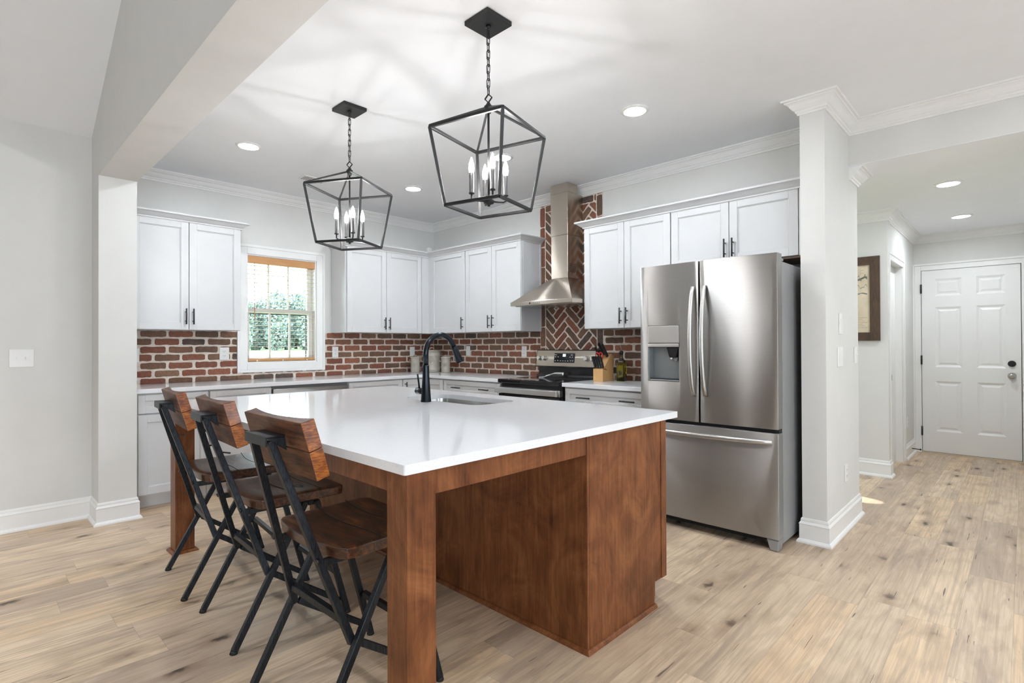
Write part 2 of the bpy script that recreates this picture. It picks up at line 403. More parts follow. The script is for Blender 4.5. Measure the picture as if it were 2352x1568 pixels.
# living room shell (vaulted)
mb = MB(); mb.box(.40, .53, -9.2, -3.57, 0, vault(.53)+.02); structure(mb.build('wall_living', M_wall))
mb = MB()
mb.prism([(.40, vault(.40)), (4.565, vault(4.565)), (8.73, vault(.40)), (8.73, vault(.40)+.05), (4.565, vault(4.565)+.05), (.40, vault(.40)+.05)], lambda p, q, a: (p, a, q), -9.2, -3.57)
structure(mb.build('ceiling.002', M_ceil))
mb = MB(); mb.box(.40, 8.73, -9.2, -9.05, 0, 2.8)
mb.prism([(.40, 2.8), (8.73, 2.8), (4.565, vault(4.565))], lambda p, q, a: (p, a, q), -9.2, -9.05)
M_wall2 = plain('bounce_cut_paint', (.26, .26, .26), .8)  # unseen rear wall darkened to cut bounce light
structure(mb.build('wall_rear', M_wall2))
mb = MB(); mb.box(8.6, 8.73, -9.05, -7.3, 0, 2.8); mb.box(8.6, 8.73, -4.5, -2.15, 0, 2.8); mb.box(8.6, 8.73, -1.25, .22, 0, 2.8)
mb.box(8.6, 8.73, -7.3, -4.5, 0, .45); mb.box(8.6, 8.73, -7.3, -4.5, 1.95, 2.8); mb.box(8.6, 8.73, -2.15, -1.25, 0, .95); mb.box(8.6, 8.73, -2.15, -1.25, 1.85, 2.8)  # unseen living and dining openings added to let daylight in
structure(mb.build('wall_right', M_wall))
# hall
mb = MB(); mb.box(2.0, 4.575, 1.79, 1.91, 0, HALLC); structure(mb.build('wall_picture', M_wall))
SIDE = 4.56
mb = MB(); mb.box(4.455, SIDE, 1.91, 1.93, 0, HALLC); mb.box(4.455, SIDE, 2.70, 3.5, 0, HALLC); mb.box(4.455, SIDE, 1.93, 2.70, 2.06, HALLC); structure(mb.build('wall_side', M_wall))
mb = MB(); mb.box(2.0, 5.75, 3.5, 3.62, 0, HALLC); structure(mb.build('wall_door', M_wall))
mb = MB(); mb.box(5.75, 5.87, .22, 3.62, 0, HALLC); structure(mb.build('wall_hall', M_wall))
mb = MB(); mb.box(1.9, 2.0, .22, .65, 0, HALLC); mb.box(1.9, 2.0, 1.5, 3.62, 0, HALLC); mb.box(1.9, 2.0, .65, 1.5, 0, 1.1); mb.box(1.9, 2.0, .65, 1.5, 2.2, HALLC); structure(mb.build('wall_corridor', M_wall))  # unseen opening added in this wall to brighten the hall

# crown mouldings
crown = [(0,-.09),(.010,-.09),(.012,-.078),(.020,-.074),(.022,-.064),(.032,-.058),(.044,-.044),(.052,-.030),(.062,-.022),(.070,-.020),(.072,-.012),(.086,-.011),(.088,0),(0,0)]
def trim(path, prof, z0, side, m=None):
    o = MB().sweep(path, prof, False, side, 0, z0).build('trim_1', m or M_trim); return structure(o)
trim([(0, -3.345), (0, 0), (4.47, 0), (4.47, -.52), (4.61, -.52), (4.61, .1), (8.6, .1)], crown, CEIL, -1)
trim([(4.61, .115), (4.61, .36), (2.0, .36)], crown, HALLC, -1)
trim([(2.0, 1.79), (4.575, 1.79), (4.575, 1.92), (SIDE, 1.93), (SIDE, 3.5), (5.75, 3.5), (5.75, .22)], crown, HALLC, -1)
# baseboards
base = [(0,0),(.030,0),(.029,.010),(.022,.020),(.015,.024),(.015,.112),(.017,.118),(.012,.126),(.008,.132),(.008,.142),(.005,.152),(0,.154)]
def baseb(name, path, side): return structure(MB().sweep(path, base, False, side).build(name, M_trim))
baseb('baseboard_living', [(.53, -9.05), (.53, -3.57), (.81, -3.57), (.81, -3.345), (.62, -3.345)], -1)
baseb('baseboard_stub', [(4.47, -.30), (4.47, -.52), (4.61, -.52), (4.61, .36), (2.0, .36)], -1)
baseb('baseboard_picture', [(2.0, 1.79), (4.575, 1.79), (4.575, 1.92)], -1)
baseb('baseboard_side', [(SIDE, 2.79), (SIDE, 3.5)], -1)
baseb('baseboard_header', [(5.75, .1), (8.6, .1)], -1)

# ------------------------------------------------------------------ window
def casing(mb, axis, plane, out, u0, u1, z0, z1, w_, th, bottom=True):
    """flat casing with a raised outer band around an opening"""
    def bx(a0, a1, b0, b1, d0, d1):
        if axis == 'W': mb.box(plane+d0, plane+d1, a0, a1, b0, b1)
        else: mb.box(a0, a1, plane-d1, plane-d0, b0, b1)
    for (s0, s1, t) in ((0, w_*.72, th*.7), (w_*.72, w_, th)):
        bx(u0-s1, u0-s0, z0-(s1 if bottom else 0), z1+s1, 0, t); bx(u1+s0, u1+s1, z0-(s1 if bottom else 0), z1+s1, 0, t)
        bx(u0-s0, u1+s0, z1+s0, z1+s1, 0, t)
        if bottom: bx(u0-s0, u1+s0, z0-s1, z0-s0, 0, t)
win = thing('window_1', 'white double-hung kitchen window over the counter', 'window', (-.05, (WY0+WY1)/2, WZ0)); win['kind'] = 'structure'
mb = MB(); casing(mb, 'W', .0005, 1, WY0, WY1, WZ0, WZ1, .092, .022)
mb.build('casing', M_trim, win, .002)
mb = MB(); J = .012
mb.box(-.15, -.0005, WY0, WY0+J, WZ0, WZ1); mb.box(-.15, -.0005, WY1-J, WY1, WZ0, WZ1); mb.box(-.15, -.0005, WY0+J, WY1-J, WZ1-J, WZ1); mb.box(-.15, -.0005, WY0+J, WY1-J, WZ0, WZ0+J)
mb.build('jamb', M_trim, win)
def sash(name, x, y0, y1, z0, z1):
    st = .038; m = MB()
    m.box(x, x+.03, y0, y0+st, z0, z1); m.box(x, x+.03, y1-st, y1, z0, z1); m.box(x, x+.03, y0+st, y1-st, z0, z0+st); m.box(x, x+.03, y0+st, y1-st, z1-st, z1)
    W3 = (y1-y0-2*st)/3
    for k in (1, 2): m.box(x+.006, x+.024, y0+st+W3*k-.009, y0+st+W3*k+.009, z0+st, z1-st)
    o = m.build(name, M_trim, win, .002)
    MB().box(x+.012, x+.016, y0+st-.004, y1-st+.004, z0+st-.004, z1-st+.004).build('pane', M_pane, o)
    return o
zm = 1.615
sash('sash', -.135, WY0+J, WY1-J, zm-.02, WZ1-J)
lo = sash('sash', -.100, WY0+J, WY1-J, WZ0+J, zm+.02)
for yy in (WY0+.10, WY1-.14):
    MB().box(-.0705, -.060, yy, yy+.045, zm+.018-.036, zm+.018-.018).build('sash_lock', M_plate, lo, .002)
mb = MB(); mb.box(-.148, -.140, WY0+J+.03, WY1-J-.03, zm-.036, zm-.022); mb.box(-.148, -.140, WY1-J-.044, WY1-J-.030, WZ0+J+.01, zm-.036)
mb.build('dark_sash_bars', M_slot, win)  # dark bars along the top and right of the lower sash
bl = thing('window_blind', 'open wooden slat blind with honey-coloured valance in the kitchen window', 'blind', (-.03, (WY0+WY1)/2, WZ1-.02))
MB().box(-.052, -.002, WY0+.013, WY1-.013, WZ1-.085, WZ1-.013).build('valance', M_blind, bl, .004)
mb = MB(); z = WZ0+.075
while z < WZ1-.10:
    mb.box(-.052, -.004, WY0+.016, WY1-.016, z, z+.0032); z += .0425
mb.build('slats', M_slat, bl)
mb = MB()
for yy in (WY0+.10, (WY0+WY1)/2, WY1-.10):
    for xx in (-.051, -.005): mb.cyl((xx, yy, WZ0+.04), (xx, yy, WZ1-.08), .0009, n=6)
mb.build('ladder_cord', M_slat, bl)
br = MB().box(-.052, -.004, WY0+.016, WY1-.016, WZ0+.016, WZ0+.042).build('bottom_rail', M_blind, bl, .006, 3)
for yy in (WY0+.10, (WY0+WY1)/2, WY1-.10): MB().cyl((-.004, yy, WZ0+.022), (.0, yy, WZ0+.022), .007, n=12).build('cord_plug', M_plate, br)
MB().cyl((.001, WY0+.075, 1.51), (.001, WY0+.075, WZ1-.085), .0032, n=8).build('wand', M_blind, bl)

# outside: lawn and trees
mb = MB(); mb.add([(-.16, -60, -.45), (-.16, 90, -.45), (-66, 90, .95), (-66, -60, .95), (-110, 90, 3.6), (-110, -60, 3.6)], [(0, 1, 2, 3), (3, 2, 4, 5)])
mb.add([(-.16, -60, -.75), (-66, -60, .65), (-66, 90, .65), (-.16, 90, -.75)], [(0, 1, 2, 3)])
structure(mb.build('ground', M_lawn))
def tree(x, y, h, r):
    rg = random.Random(int(y*10)); z0 = -.45+1.4*(-x/66)
    T = thing('tree', 'leafy tree at the far edge of the lawn outside the window', 'tree', (x, y, z0), 'trees outside the window')
    MB().tube([(x, y, z0), (x+.1, y, z0+h*.35), (x, y+.15, z0+h*.7)], [.22, .16, .06], 8).build('trunk', M_trunk, T)
    m = MB()
    for k in range(1700):
        a = rg.uniform(0, 2*math.pi); ct = rg.uniform(-1, 1); st = math.sqrt(1-ct*ct); rr = rg.uniform(.55, 1)**.5
        st = st**.45; p = Vector((x+r*rr*st*math.cos(a), y+r*rr*st*math.sin(a), z0+h*.50+h*.50*rr*ct)); s_ = rg.uniform(.11, .26)
        q = Vector((rg.gauss(0, 1), rg.gauss(0, 1), rg.gauss(0, 1))).normalized(); e = q.orthogonal().normalized(); g_ = q.cross(e)
        m.add([p+e*s_, p+g_*s_*.7, p-e*s_, p-g_*s_*.7+q*.1], [(0, 1, 2, 3)])
    m.build('crown', M_leaf, T, recalc=False)
for i in range(30):
    yy = 9.0+.9*i; hh = 5.6+.5*math.sin(i*2.3)+max(0, i-12)*.30
    tree(-54-(i*3 % 4)*3.6, yy, hh, 1.12)

# ------------------------------------------------------------------ brick backsplash
TONES = [(.255,.080,.050),(.225,.090,.056),(.19,.092,.060),(.165,.090,.062),(.29,.10,.062),(.125,.072,.054),(.235,.125,.085),(.24,.072,.046)]
def tone(dark=.05):
    if random.random() < dark: return (.072, .054, .046)
    c = random.choice(TONES); k = random.uniform(.80, 1.18); return (c[0]*k, c[1]*k, c[2]*k*.86)
def clip(poly, a0, a1, b0, b1):
    for ax, lim, sg in ((0, a0, 1), (0, a1, -1), (1, b0, 1), (1, b1, -1)):
        out = []
        for i in range(len(poly)):
            p, q = poly[i-1], poly[i]; ip = (p[ax]-lim)*sg >= 0; iq = (q[ax]-lim)*sg >= 0
            if ip != iq:
                k = (lim-p[ax])/(q[ax]-p[ax]); out.append((p[0]+(q[0]-p[0])*k, p[1]+(q[1]-p[1])*k))
            if iq: out.append(q)
        poly = out
        if len(poly) < 3: return []
    return poly
def brickpoly(w_, h_):
    j = lambda s_: random.uniform(-s_, s_); r = .009; pts = []
    nx = max(2, int(w_/.03)); ny = 2
    for k in range(nx+1): pts.append((r+(w_-2*r)*k/nx, j(.0028)))
    for k in range(ny+1): pts.append((w_+j(.0015), r+(h_-2*r)*k/ny))
    for k in range(nx+1): pts.append((w_-r-(w_-2*r)*k/nx, h_+j(.0028)))
    for k in range(ny+1): pts.append((j(.0015), h_-r-(h_-2*r)*k/ny))
    return pts
def add_brick(mb, poly, fn, d0, d1, col):
    n = len(poly)
    if n < 3: return
    cx = sum(p[0] for p in poly)/n; cy_ = sum(p[1] for p in poly)/n
    ar = abs(sum(poly[i-1][0]*poly[i][1]-poly[i][0]*poly[i-1][1] for i in range(n)))/2
    if ar < 1.2e-4: return
    k = .94
    top = [(cx+(p[0]-cx)*k, cy_+(p[1]-cy_)*k) for p in poly]
    dm = d0+(d1-d0)*.55
    vs = [fn(p[0], p[1], d0) for p in poly]+[fn(p[0], p[1], dm) for p in poly]+[fn(p[0], p[1], d1) for p in top]
    fs = [list(range(2*n, 3*n))]
    for i in range(n):
        j = (i+1) % n; fs += [(i, j, n+j, n+i), (n+i, n+j, 2*n+j, 2*n+i)]
    mb.add(vs, fs, False, 1, col)
FW = lambda p, q, d: (d, p, q)          # on the window wall
FR = lambda p, q, d: (p, -d, q)         # on the range wall
PH, BH, BL, BP = .0703, .0545, .1880, .2110
D0, D1 = .004, .012
def running(mb, fn, u0, u1, z0, z1, phase, dark=.035):
    r = 0; z = 1.4085-PH*10
    while z < z1:
        if z+BH > z0:
            u = u0-BP*2+phase+(BP/2 if r % 2 else 0)
            while u < u1:
                bl_ = BL+random.uniform(-.006, .006)
                p = [(u+a, z+b) for a, b in brickpoly(bl_, BH+random.uniform(-.002, .002))]
                add_brick(mb, clip(p, u0, u1, z0, z1), fn, D0, D1, tone(dark)); u += BP
        z += PH; r += 1
UB = 1.3945
mb = MB()
mb.box(0.0003, .006, -3.344, WY0-.0925, CT, UB); mb.box(.0003, .006, WY0-.0925, WY1+.0925, CT, WZ0-.0925); mb.box(.0003, .006, WY1+.0925, -.0003, CT, UB)
running(mb, FW, -3.344, WY0-.093, CT, UB, .07); running(mb, FW, WY0-.0925, WY1+.0925, CT, WZ0-.093, .05, .3); running(mb, FW, WY1+.093, -.012, CT, UB, .13, .05)
structure(mb.build('wall_backsplash_left', [M_mortar, M_brick]))
mb = MB(); HX0, HX1 = 1.835, 2.615; HZ = CEIL-.095
mb.box(.0065, HX0, -.006, -.0003, CT, UB); mb.box(HX1, 3.485, -.006, -.0003, CT, UB); mb.box(HX0, HX1, -.006, -.0003, .80, HZ)
running(mb, FR, .013, HX0-.008, CT, UB, .09); running(mb, FR, HX1+.008, 3.485, CT, UB, .02)
# soldier border and herringbone field
for x0 in (HX0, HX1-.062):
    z = .82
    while z < HZ:
        add_brick(mb, clip([(x0+a, z+b) for a, b in brickpoly(.060, .197)], HX0, HX1, .8, HZ-.004), FR, D0, D1, tone(.08)); z += .2085
u = HX0+.075
while u < HX1-.08:
    add_brick(mb, clip([(u+a, HZ-.066+b) for a, b in brickpoly(.19, .058)], HX0+.072, HX1-.074, .8, HZ), FR, D0, D1, tone(.05)); u += .205
cc, ss = math.cos(math.pi/4), math.sin(math.pi/4); G = .0715; gm = .0078
for cI in range(-40, 46):
    for rI in range(-40, 46):
        m_ = (cI-rI) % 6
        if m_ == 0: o_, w_, h_ = (cI*G, rI*G), 3*G, G
        elif m_ == 5: o_, w_, h_ = (cI*G, rI*G), G, 3*G
        else: continue
        cx = o_[0]+w_/2; cy_ = o_[1]+h_/2; X = 2.35+cx*cc-cy_*ss; Z = 1.5+cx*ss+cy_*cc
        if not (HX0-.2 < X < HX1+.2 and .7 < Z < HZ+.2): continue
        horiz = w_ > h_
        pl = brickpoly(max(w_, h_)-2*gm, min(w_, h_)-2*gm)
        if not horiz: pl = [(b, a) for a, b in pl]
        pl = [(o_[0]+gm+a, o_[1]+gm+b) for a, b in pl]
        pl = [(2.35+a*cc-b*ss, 1.5+a*ss+b*cc) for a, b in pl]
        add_brick(mb, clip(pl, HX0+.073, HX1-.075, .82, HZ-.078), FR, D0, D1, tone(.07))
structure(mb.build('wall_backsplash_back', [M_mortar, M_brick]))

# ------------------------------------------------------------------ cabinets
def bxw(mb, wall, u0, u1, d0, d1, z0, z1, mi=0):
    if wall == 'W': mb.box(d0, d1, u0, u1, z0, z1, mi)
    else: mb.box(u0, u1, -d1, -d0, z0, z1, mi)
def pt(wall, u, d, z): return (d, u, z) if wall == 'W' else (u, -d, z)
def shaker(name, wall, u0, u1, z0, z1, d, parent, fr=.058, th=.02):
    m = MB()
    bxw(m, wall, u0, u0+fr, d, d+th, z0, z1); bxw(m, wall, u1-fr, u1, d, d+th, z0, z1)
    bxw(m, wall, u0+fr, u1-fr, d, d+th, z0, z0+fr); bxw(m, wall, u0+fr, u1-fr, d, d+th, z1-fr, z1)
    bxw(m, wall, u0+fr-.001, u1-fr+.001, d+.001, d+th-.010, z0+fr-.001, z1-fr+.001)
    e = .006   # small step moulding round the panel
    for a0, a1, b0, b1 in ((u0+fr, u0+fr+e, z0+fr, z1-fr), (u1-fr-e, u1-fr, z0+fr, z1-fr), (u0+fr+e, u1-fr-e, z0+fr, z0+fr+e), (u0+fr+e, u1-fr-e, z1-fr-e, z1-fr)):
        bxw(m, wall, a0, a1, d+.009, d+th-.005, b0, b1)
    return m.build(name, M_cab, parent, .0012, 1)
def pull(wall, u, z, d, vertical, parent, L=.135):
    m = MB(); h = L/2
    if vertical: a, b = pt(wall, u, d+.032, z-h), pt(wall, u, d+.032, z+h); posts = [(u, z-h*.58), (u, z+h*.58)]
    else: a, b = pt(wall, u-h, d+.032, z), pt(wall, u+h, d+.032, z); posts = [(u-h*.58, z), (u+h*.58, z)]
    m.cyl(a, b, .006, n=10)
    for pu, pz in posts: m.cyl(pt(wall, pu, d, pz), pt(wall, pu, d+.032, pz), .0045, n=8)
    return m.build('pull_handle', M_black, parent)
DU, DT = .311, .331       # upper body depth, door face
def upper(wall, u0, u1, z0, z1, doors, label, name='wall_cabinet', loc=None):
    T = thing(name, label, 'cabinet', pt(wall, (u0+u1)/2, .0, z0))
    m = MB(); bxw(m, wall, u0, u1, .0125, DU-.002, z0, z1); m.build('body', M_cab, T)
    for a, b, hu, hz in doors:
        o = shaker('door', wall, a, b, z0+.003, z1-.012, DU, T)
        if hu is not None: pull(wall, hu, hz, DT, True, o)
    return T
ZU0, ZU1 = 1.395, 2.335
T = upper('W', -3.30, -2.462, ZU0, ZU1, [(-3.297, -2.884, -2.909, 1.51), (-2.879, -2.465, -2.853, 1.51)], 'white two-door wall cabinet left of the window')
m = MB(); m.box(.02, .327, -3.343, -3.301, ZU0, ZU1); m.build('filler', M_cab, T)
T = upper('W', -1.415, -.43, ZU0, ZU1-.01, [(-1.40, -.920, -.948, 1.50), (-.915, -.435, -.888, 1.50)], 'white two-door wall cabinet right of the window, on the window wall')
T = thing('wall_cabinet', 'white single-door wall cabinet in the inner corner, on the range wall', 'cabinet', (.35, -.3, ZU0))
m = MB(); m.box(.0125, .998, -DU+.002, -.0125, ZU0, ZU1-.014); m.box(.0125, DU-.002, -.428, -DU, ZU0, ZU1-.014); m.box(DU-.002, .327, -.428, -.327, ZU0, ZU1-.014); m.box(.327, .370, -.327, -DU, ZU0, ZU1-.014); m.build('body', M_cab, T)
o = shaker('door', 'R', .374, .994, ZU0+.003, ZU1-.022, DU, T); pull('R', .962, 1.50, DT, True, o)
T = upper('R', 1.0, 1.85, ZU0, ZU1-.014, [(1.003, 1.424, 1.394, 1.503), (1.428, 1.846, 1.455, 1.503)], 'white two-door wall cabinet just left of the range hood')
m = MB(); m.box(1.8505, 1.858, -.30, -.28, ZU0, ZU1-.014); m.box(1.8505, 1.858, -.04, -.02, ZU0, ZU1-.014); m.box(1.8505, 1.856, -.327, -.30, ZU0, ZU1-.02); m.build('side_trim', M_cab, T)
T = upper('R', 2.632, 3.478, ZU0, ZU1-.018, [(2.636, 3.048, 3.022, 1.50), (3.053, 3.474, 3.083, 1.50)], 'white two-door wall cabinet between range hood and refrigerator')
T = upper('R', 3.481, 4.408, 1.85, ZU1-.018, [(3.484, 3.938, 3.915, 1.958), (3.943, 4.404, 3.973, 1.958)], 'white two-door cabinet above the refrigerator')
m = MB(); m.box(4.4085, 4.462, -.327, -.02, 1.85, ZU1-.018); m.build('filler', M_cab, T)
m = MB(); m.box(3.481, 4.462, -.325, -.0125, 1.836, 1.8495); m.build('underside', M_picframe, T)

ccrown = [(0, 0), (.008, 0), (.010, .010), (.022, .018), (.036, .030), (.048, .040), (.058, .043), (.062, .046), (.062, .058), (0, .058)]
def cab_crown(path, z, label):
    o = MB().sweep(path, ccrown, False, -1, 0, z).build('cabinet_crown', M_cab); return tag(o, label, 'molding')
DC_ = .331
cab_crown([(DC_, -3.343), (DC_, -2.462), (.003, -2.462)], ZU1-.016, 'white crown moulding topping the cabinet left of the window')
cab_crown([(.003, -1.415), (DC_, -1.415), (DC_, -DC_), (1.85, -DC_), (1.85, -.003)], ZU1-.028, 'white crown moulding wrapping the corner wall cabinets')
cab_crown([(2.632, -.003), (2.632, -DC_), (4.463, -DC_)], ZU1-.034, 'white crown moulding over the cabinets from hood to refrigerator')

# base cabinets
DB, ZB1 = .60, CT-.0355
def basecab(wall, u0, u1, fronts, label, body=True):
    T = thing('base_cabinet', label, 'cabinet', pt(wall, (u0+u1)/2, .3, 0))
    m = MB(); bxw(m, wall, u0, u1, .013, DB-.002, .10, ZB1); bxw(m, wall, u0, u1, .05, DB-.065, 0, .0995); m.build('body', M_cab, T)
    for kind, a, b, z0, z1, hs in fronts:
        o = shaker('drawer' if kind == 'drawer' else 'door', wall, a, b, z0, z1, DB, T, .045 if kind == 'drawer' else .058)
        for h in hs: pull(wall, h[0], h[1], DB+.02, h[2], o)
    return T
T = basecab('W', -3.343, -2.81, [('drawer', -3.300, -2.815, .737, .880, [(-3.06, .81, False)]), ('door', -3.300, -2.815, .112, .726, [(-2.85, .62, True)])], 'white base cabinet with drawer beside the end wall, left of the dishwasher run')
T = basecab('W', -2.806, -2.30, [('drawer', -2.802, -2.305, .737, .880, []), ('door', -2.802, -2.305, .112, .726, [(-2.34, .62, True)])], 'white base cabinet with drawer directly left of the dishwasher')
T = basecab('W', -1.545, -.905, [('drawer', -1.541, -.909, .737, .880, []), ('door', -1.541, -.909, .112, .726, [])], 'white base cabinet with drawer directly right of the dishwasher')
# corner unit with folding door
T = thing('base_cabinet', 'white corner base cabinet with folded lazy susan door', 'cabinet', (.3, -.3, 0))
m = MB(); m.box(.013, DB-.002, -.901, -.013, .10, ZB1); m.box(DB-.002, .966, -DB+.002, -.013, .10, ZB1); m.box(.05, DB-.07, -.901, -.05, 0, .0995); m.box(DB-.07, .966, -DB+.07, -.05, 0, .0995); m.build('body', M_cab, T)
o = shaker('door', 'W', -.897, -DB-.022, .112, .880, DB, T); pull('W', -.870, .80, DB+.02, True, o, .11)
shaker('door', 'R', DB+.022, .962, .112, .880, DB, T)
T = basecab('R', .970, 1.846, [('drawer', .976, 1.842, .737, .880, [(1.205, .81, False), (1.634, .81, False)]), ('door', .976, 1.407, .112, .726, []), ('door', 1.411, 1.842, .112, .726, [])], 'white base cabinet with wide two-pull drawer left of the range')
T = basecab('R', 2.622, 3.474, [('drawer', 2.640, 3.455, .737, .880, [(2.848, .81, False), (3.268, .81, False)]), ('door', 2.640, 3.045, .112, .726, []), ('door', 3.05, 3.455, .112, .726, [])], 'white base cabinet with wide two-pull drawer between range and refrigerator')

# worktops
m = MB(); m.prism([(.0008, -3.3435), (.64, -3.3435), (.64, -.64), (1.848, -.64), (1.848, -.0008), (.0008, -.0008)], lambda p, q, a: (p, q, a), CT-.035, CT-.0005)
tag(m.build('countertop', M_quartz, None, .003), 'long white quartz worktop running under the window and round the corner', 'countertop')
m = MB(); m.box(2.618, 3.485, -.64, -.0008, CT-.035, CT-.0005)
tag(m.build('countertop', M_quartz, None, .003), 'short white quartz worktop between range and refrigerator', 'countertop')

# dishwasher
T = thing('dishwasher', 'stainless dishwasher under the window worktop', 'dishwasher', (.3, -1.92, 0))
m = MB(); m.box(.06, .595, -2.297, -1.548, .0, ZB1-.002); m.build('body', M_greyplastic, T)
m = MB(); m.box(.5955, .622, -2.29, -1.555, .11, .78); m.build('front_panel', M_steel, T, .004)
m = MB(); m.box(.5955, .626, -2.29, -1.555, .785, .865); m.build('control_panel', M_steel, T, .006)
m = MB(); m.cyl((.655, -2.24, .755), (.655, -1.605, .755), .012, n=14); m.cyl((.622, -2.20, .755), (.655, -2.20, .755), .008, n=10); m.cyl((.622, -1.645, .755), (.655, -1.645, .755), .008, n=10); m.build('handle', M_steelb, T)

# ------------------------------------------------------------------ range hood
T = thing('range_hood', 'stainless chimney range hood above the range', 'range hood', (2.247, 0, 1.63))
HD, X0, X1 = .50, 1.868, 2.626
m = MB(); m.box(X0, X1, -HD, -.013, 1.632, 1.668); m.build('rim', M_hood, T, .002)
m = MB(); a = [(X0+.002, -HD+.002, 1.6685), (X1-.002, -HD+.002, 1.6685), (X1-.002, -.013, 1.6685), (X0+.002, -.013, 1.6685)]
b = [(2.178, -.256, 1.893), (2.391, -.256, 1.893), (2.391, -.013, 1.893), (2.178, -.013, 1.893)]
m.add(a+b, [(0,3,2,1),(4,5,6,7),(0,1,5,4),(1,2,6,5),(2,3,7,6),(3,0,4,7)]); m.build('canopy', M_hood, T, .003)
m = MB(); m.box(2.183, 2.386, -.250, -.013, 1.8935, 2.305); ch = m.build('lower_chimney', M_hood, T, .002)
m = MB(); m.box(2.180, 2.389, -.253, -.014, 2.3055, 2.709); m.prism([(-.165, 2.709), (-.253, 2.709), (-.253, 2.7985), (-.165, 2.7985)][:0] or [(-.253, 2.709), (-.098, 2.709), (-.098, 2.7985), (-.253, 2.7985)], lambda p, q, a: (a, p, q), 2.180, 2.389); m.build('upper_chimney', M_hood, T, .0015)
m = MB()
for i in range(8):
    for j in range(6): m.cyl((2.3855, -.215+i*.017, 1.95+j*.015+(.0075 if i % 2 else 0)), (2.3872, -.215+i*.017, 1.95+j*.015+(.0075 if i % 2 else 0)), .0055, n=8)
m.build('vent_holes', M_void, ch)
m = MB(); m.box(X0+.03, 2.24, -HD+.04, -.05, 1.6255, 1.6315); m.box(2.254, X1-.03, -HD+.04, -.05, 1.6255, 1.6315); m.build('grease_filter', M_satin, T, .002)
for k in range(6):
    m = MB(); m.cyl((2.125+k*.022, -HD-.004, 1.650), (2.125+k*.022, -HD, 1.650), .008, n=14); m.build('push_button', M_void if k == 0 else M_satin, T)

# ------------------------------------------------------------------ range
T = thing('range', 'freestanding electric range with black glass top and stainless front', 'stove', (2.235, -.33, 0))
RX0, RX1 = 1.853, 2.613
m = MB(); m.box(RX0+.004, RX1-.004, -.615, -.03, .02, .895); m.box(RX0+.03, RX1-.03, -.58, -.06, 0, .02); m.build('body', M_blackenamel, T, .003)
m = MB(); m.box(RX0, RX1, -.665, -.075, .8955, .932); m.build('cooktop', M_blackglass, T, .006)
m = MB(); m.box(RX0+.004, RX1-.004, -.655, -.6155, .22, .795); m.build('oven_door', M_blackglass, T, .004)
dr = T
m = MB(); m.box(RX0+.004, RX1-.004, -.657, -.6155, .80, .855); m.build('door_top_trim', M_steel, T, .003)
m = MB(); m.box(RX0+.001, RX1-.001, -.712, -.690, .806, .856); m.box(RX0+.02, RX0+.05, -.69, -.657, .816, .842); m.box(RX1-.05, RX1-.02, -.69, -.657, .816, .842); m.build('oven_handle', M_steelb, T, .005, 3)
m = MB(); m.box(RX0+.004, RX1-.004, -.65, -.6155, .06, .21); m.build('storage_drawer', M_steel, T, .004)
m = MB(); m.box(RX0+.012, RX1-.012, -.075, -.025, .9325, 1.035); m.prism([(-.075, .9325), (-.115, .9325), (-.108, .955), (-.075, .962)], lambda p, q, a: (a, p, q), RX0+.012, RX1-.012); m.build('backguard_base', M_blackenamel, T, .003)
# tilted control panel
def cp(u, v, d): # u along x, v up the panel 0..1, d outward
    return (u, -.108+.028*v-d*.98, 1.032+.172*v+d*.16)
m = MB()
prof = [(-.018, 1.032), (-.110, 1.030), (-.081, 1.206), (-.018, 1.206)]
m.prism(prof, lambda p, q, a: (a, p, q), RX0-.006, RX1+.006); bgp = m.build('backguard', M_blackenamel, T, .006)
m = MB(); q = [cp(RX0+.004, .05, .0005), cp(RX1-.004, .05, .0005), cp(RX1-.004+.0, .955, .0005), cp(RX0+.004, .955, .0005)]
q2 = [cp(RX0+.004, .05, .004), cp(RX1-.004, .05, .004), cp(RX1-.004, .955, .004), cp(RX0+.004, .955, .004)]
m.add(q+q2, [(0,3,2,1),(4,5,6,7),(0,1,5,4),(1,2,6,5),(2,3,7,6),(3,0,4,7)]); m.build('control_panel', M_hood, T, .002)
m = MB(); q = [cp(2.09, .26, .0045), cp(2.345, .26, .0045), cp(2.345, .80, .0045), cp(2.09, .80, .0045)]; q2 = [cp(2.09, .26, .007), cp(2.345, .26, .007), cp(2.345, .80, .007), cp(2.09, .80, .007)]
m.add(q+q2, [(0,3,2,1),(4,5,6,7),(0,1,5,4),(1,2,6,5),(2,3,7,6),(3,0,4,7)]); dp = m.build('display_panel', M_blackglass, T, .004)
m = MB(); m.add([cp(2.197, .60, .0074), cp(2.236, .60, .0074), cp(2.236, .76, .0074), cp(2.197, .76, .0074)], [(0, 1, 2, 3)]); m.build('clock_display', M_display, dp)
m = MB()
for uu, vv, ww in [(2.107,.70,.03),(2.31,.70,.026),(2.107,.58,.014),(2.14,.58,.014),(2.29,.58,.014),(2.318,.58,.012),(2.107,.36,.01),(2.14,.37,.012),(2.175,.36,.012),(2.205,.36,.008),(2.235,.36,.008),(2.265,.36,.012),(2.30,.37,.012),(2.325,.37,.012)]:
    m = MB(); m.add([cp(uu-ww/2, vv-.015, .0073), cp(uu+ww/2, vv-.015, .0073), cp(uu+ww/2, vv+.025, .0073), cp(uu-ww/2, vv+.025, .0073)], [(0, 1, 2, 3)]); m.build('panel_button', M_mark, dp)
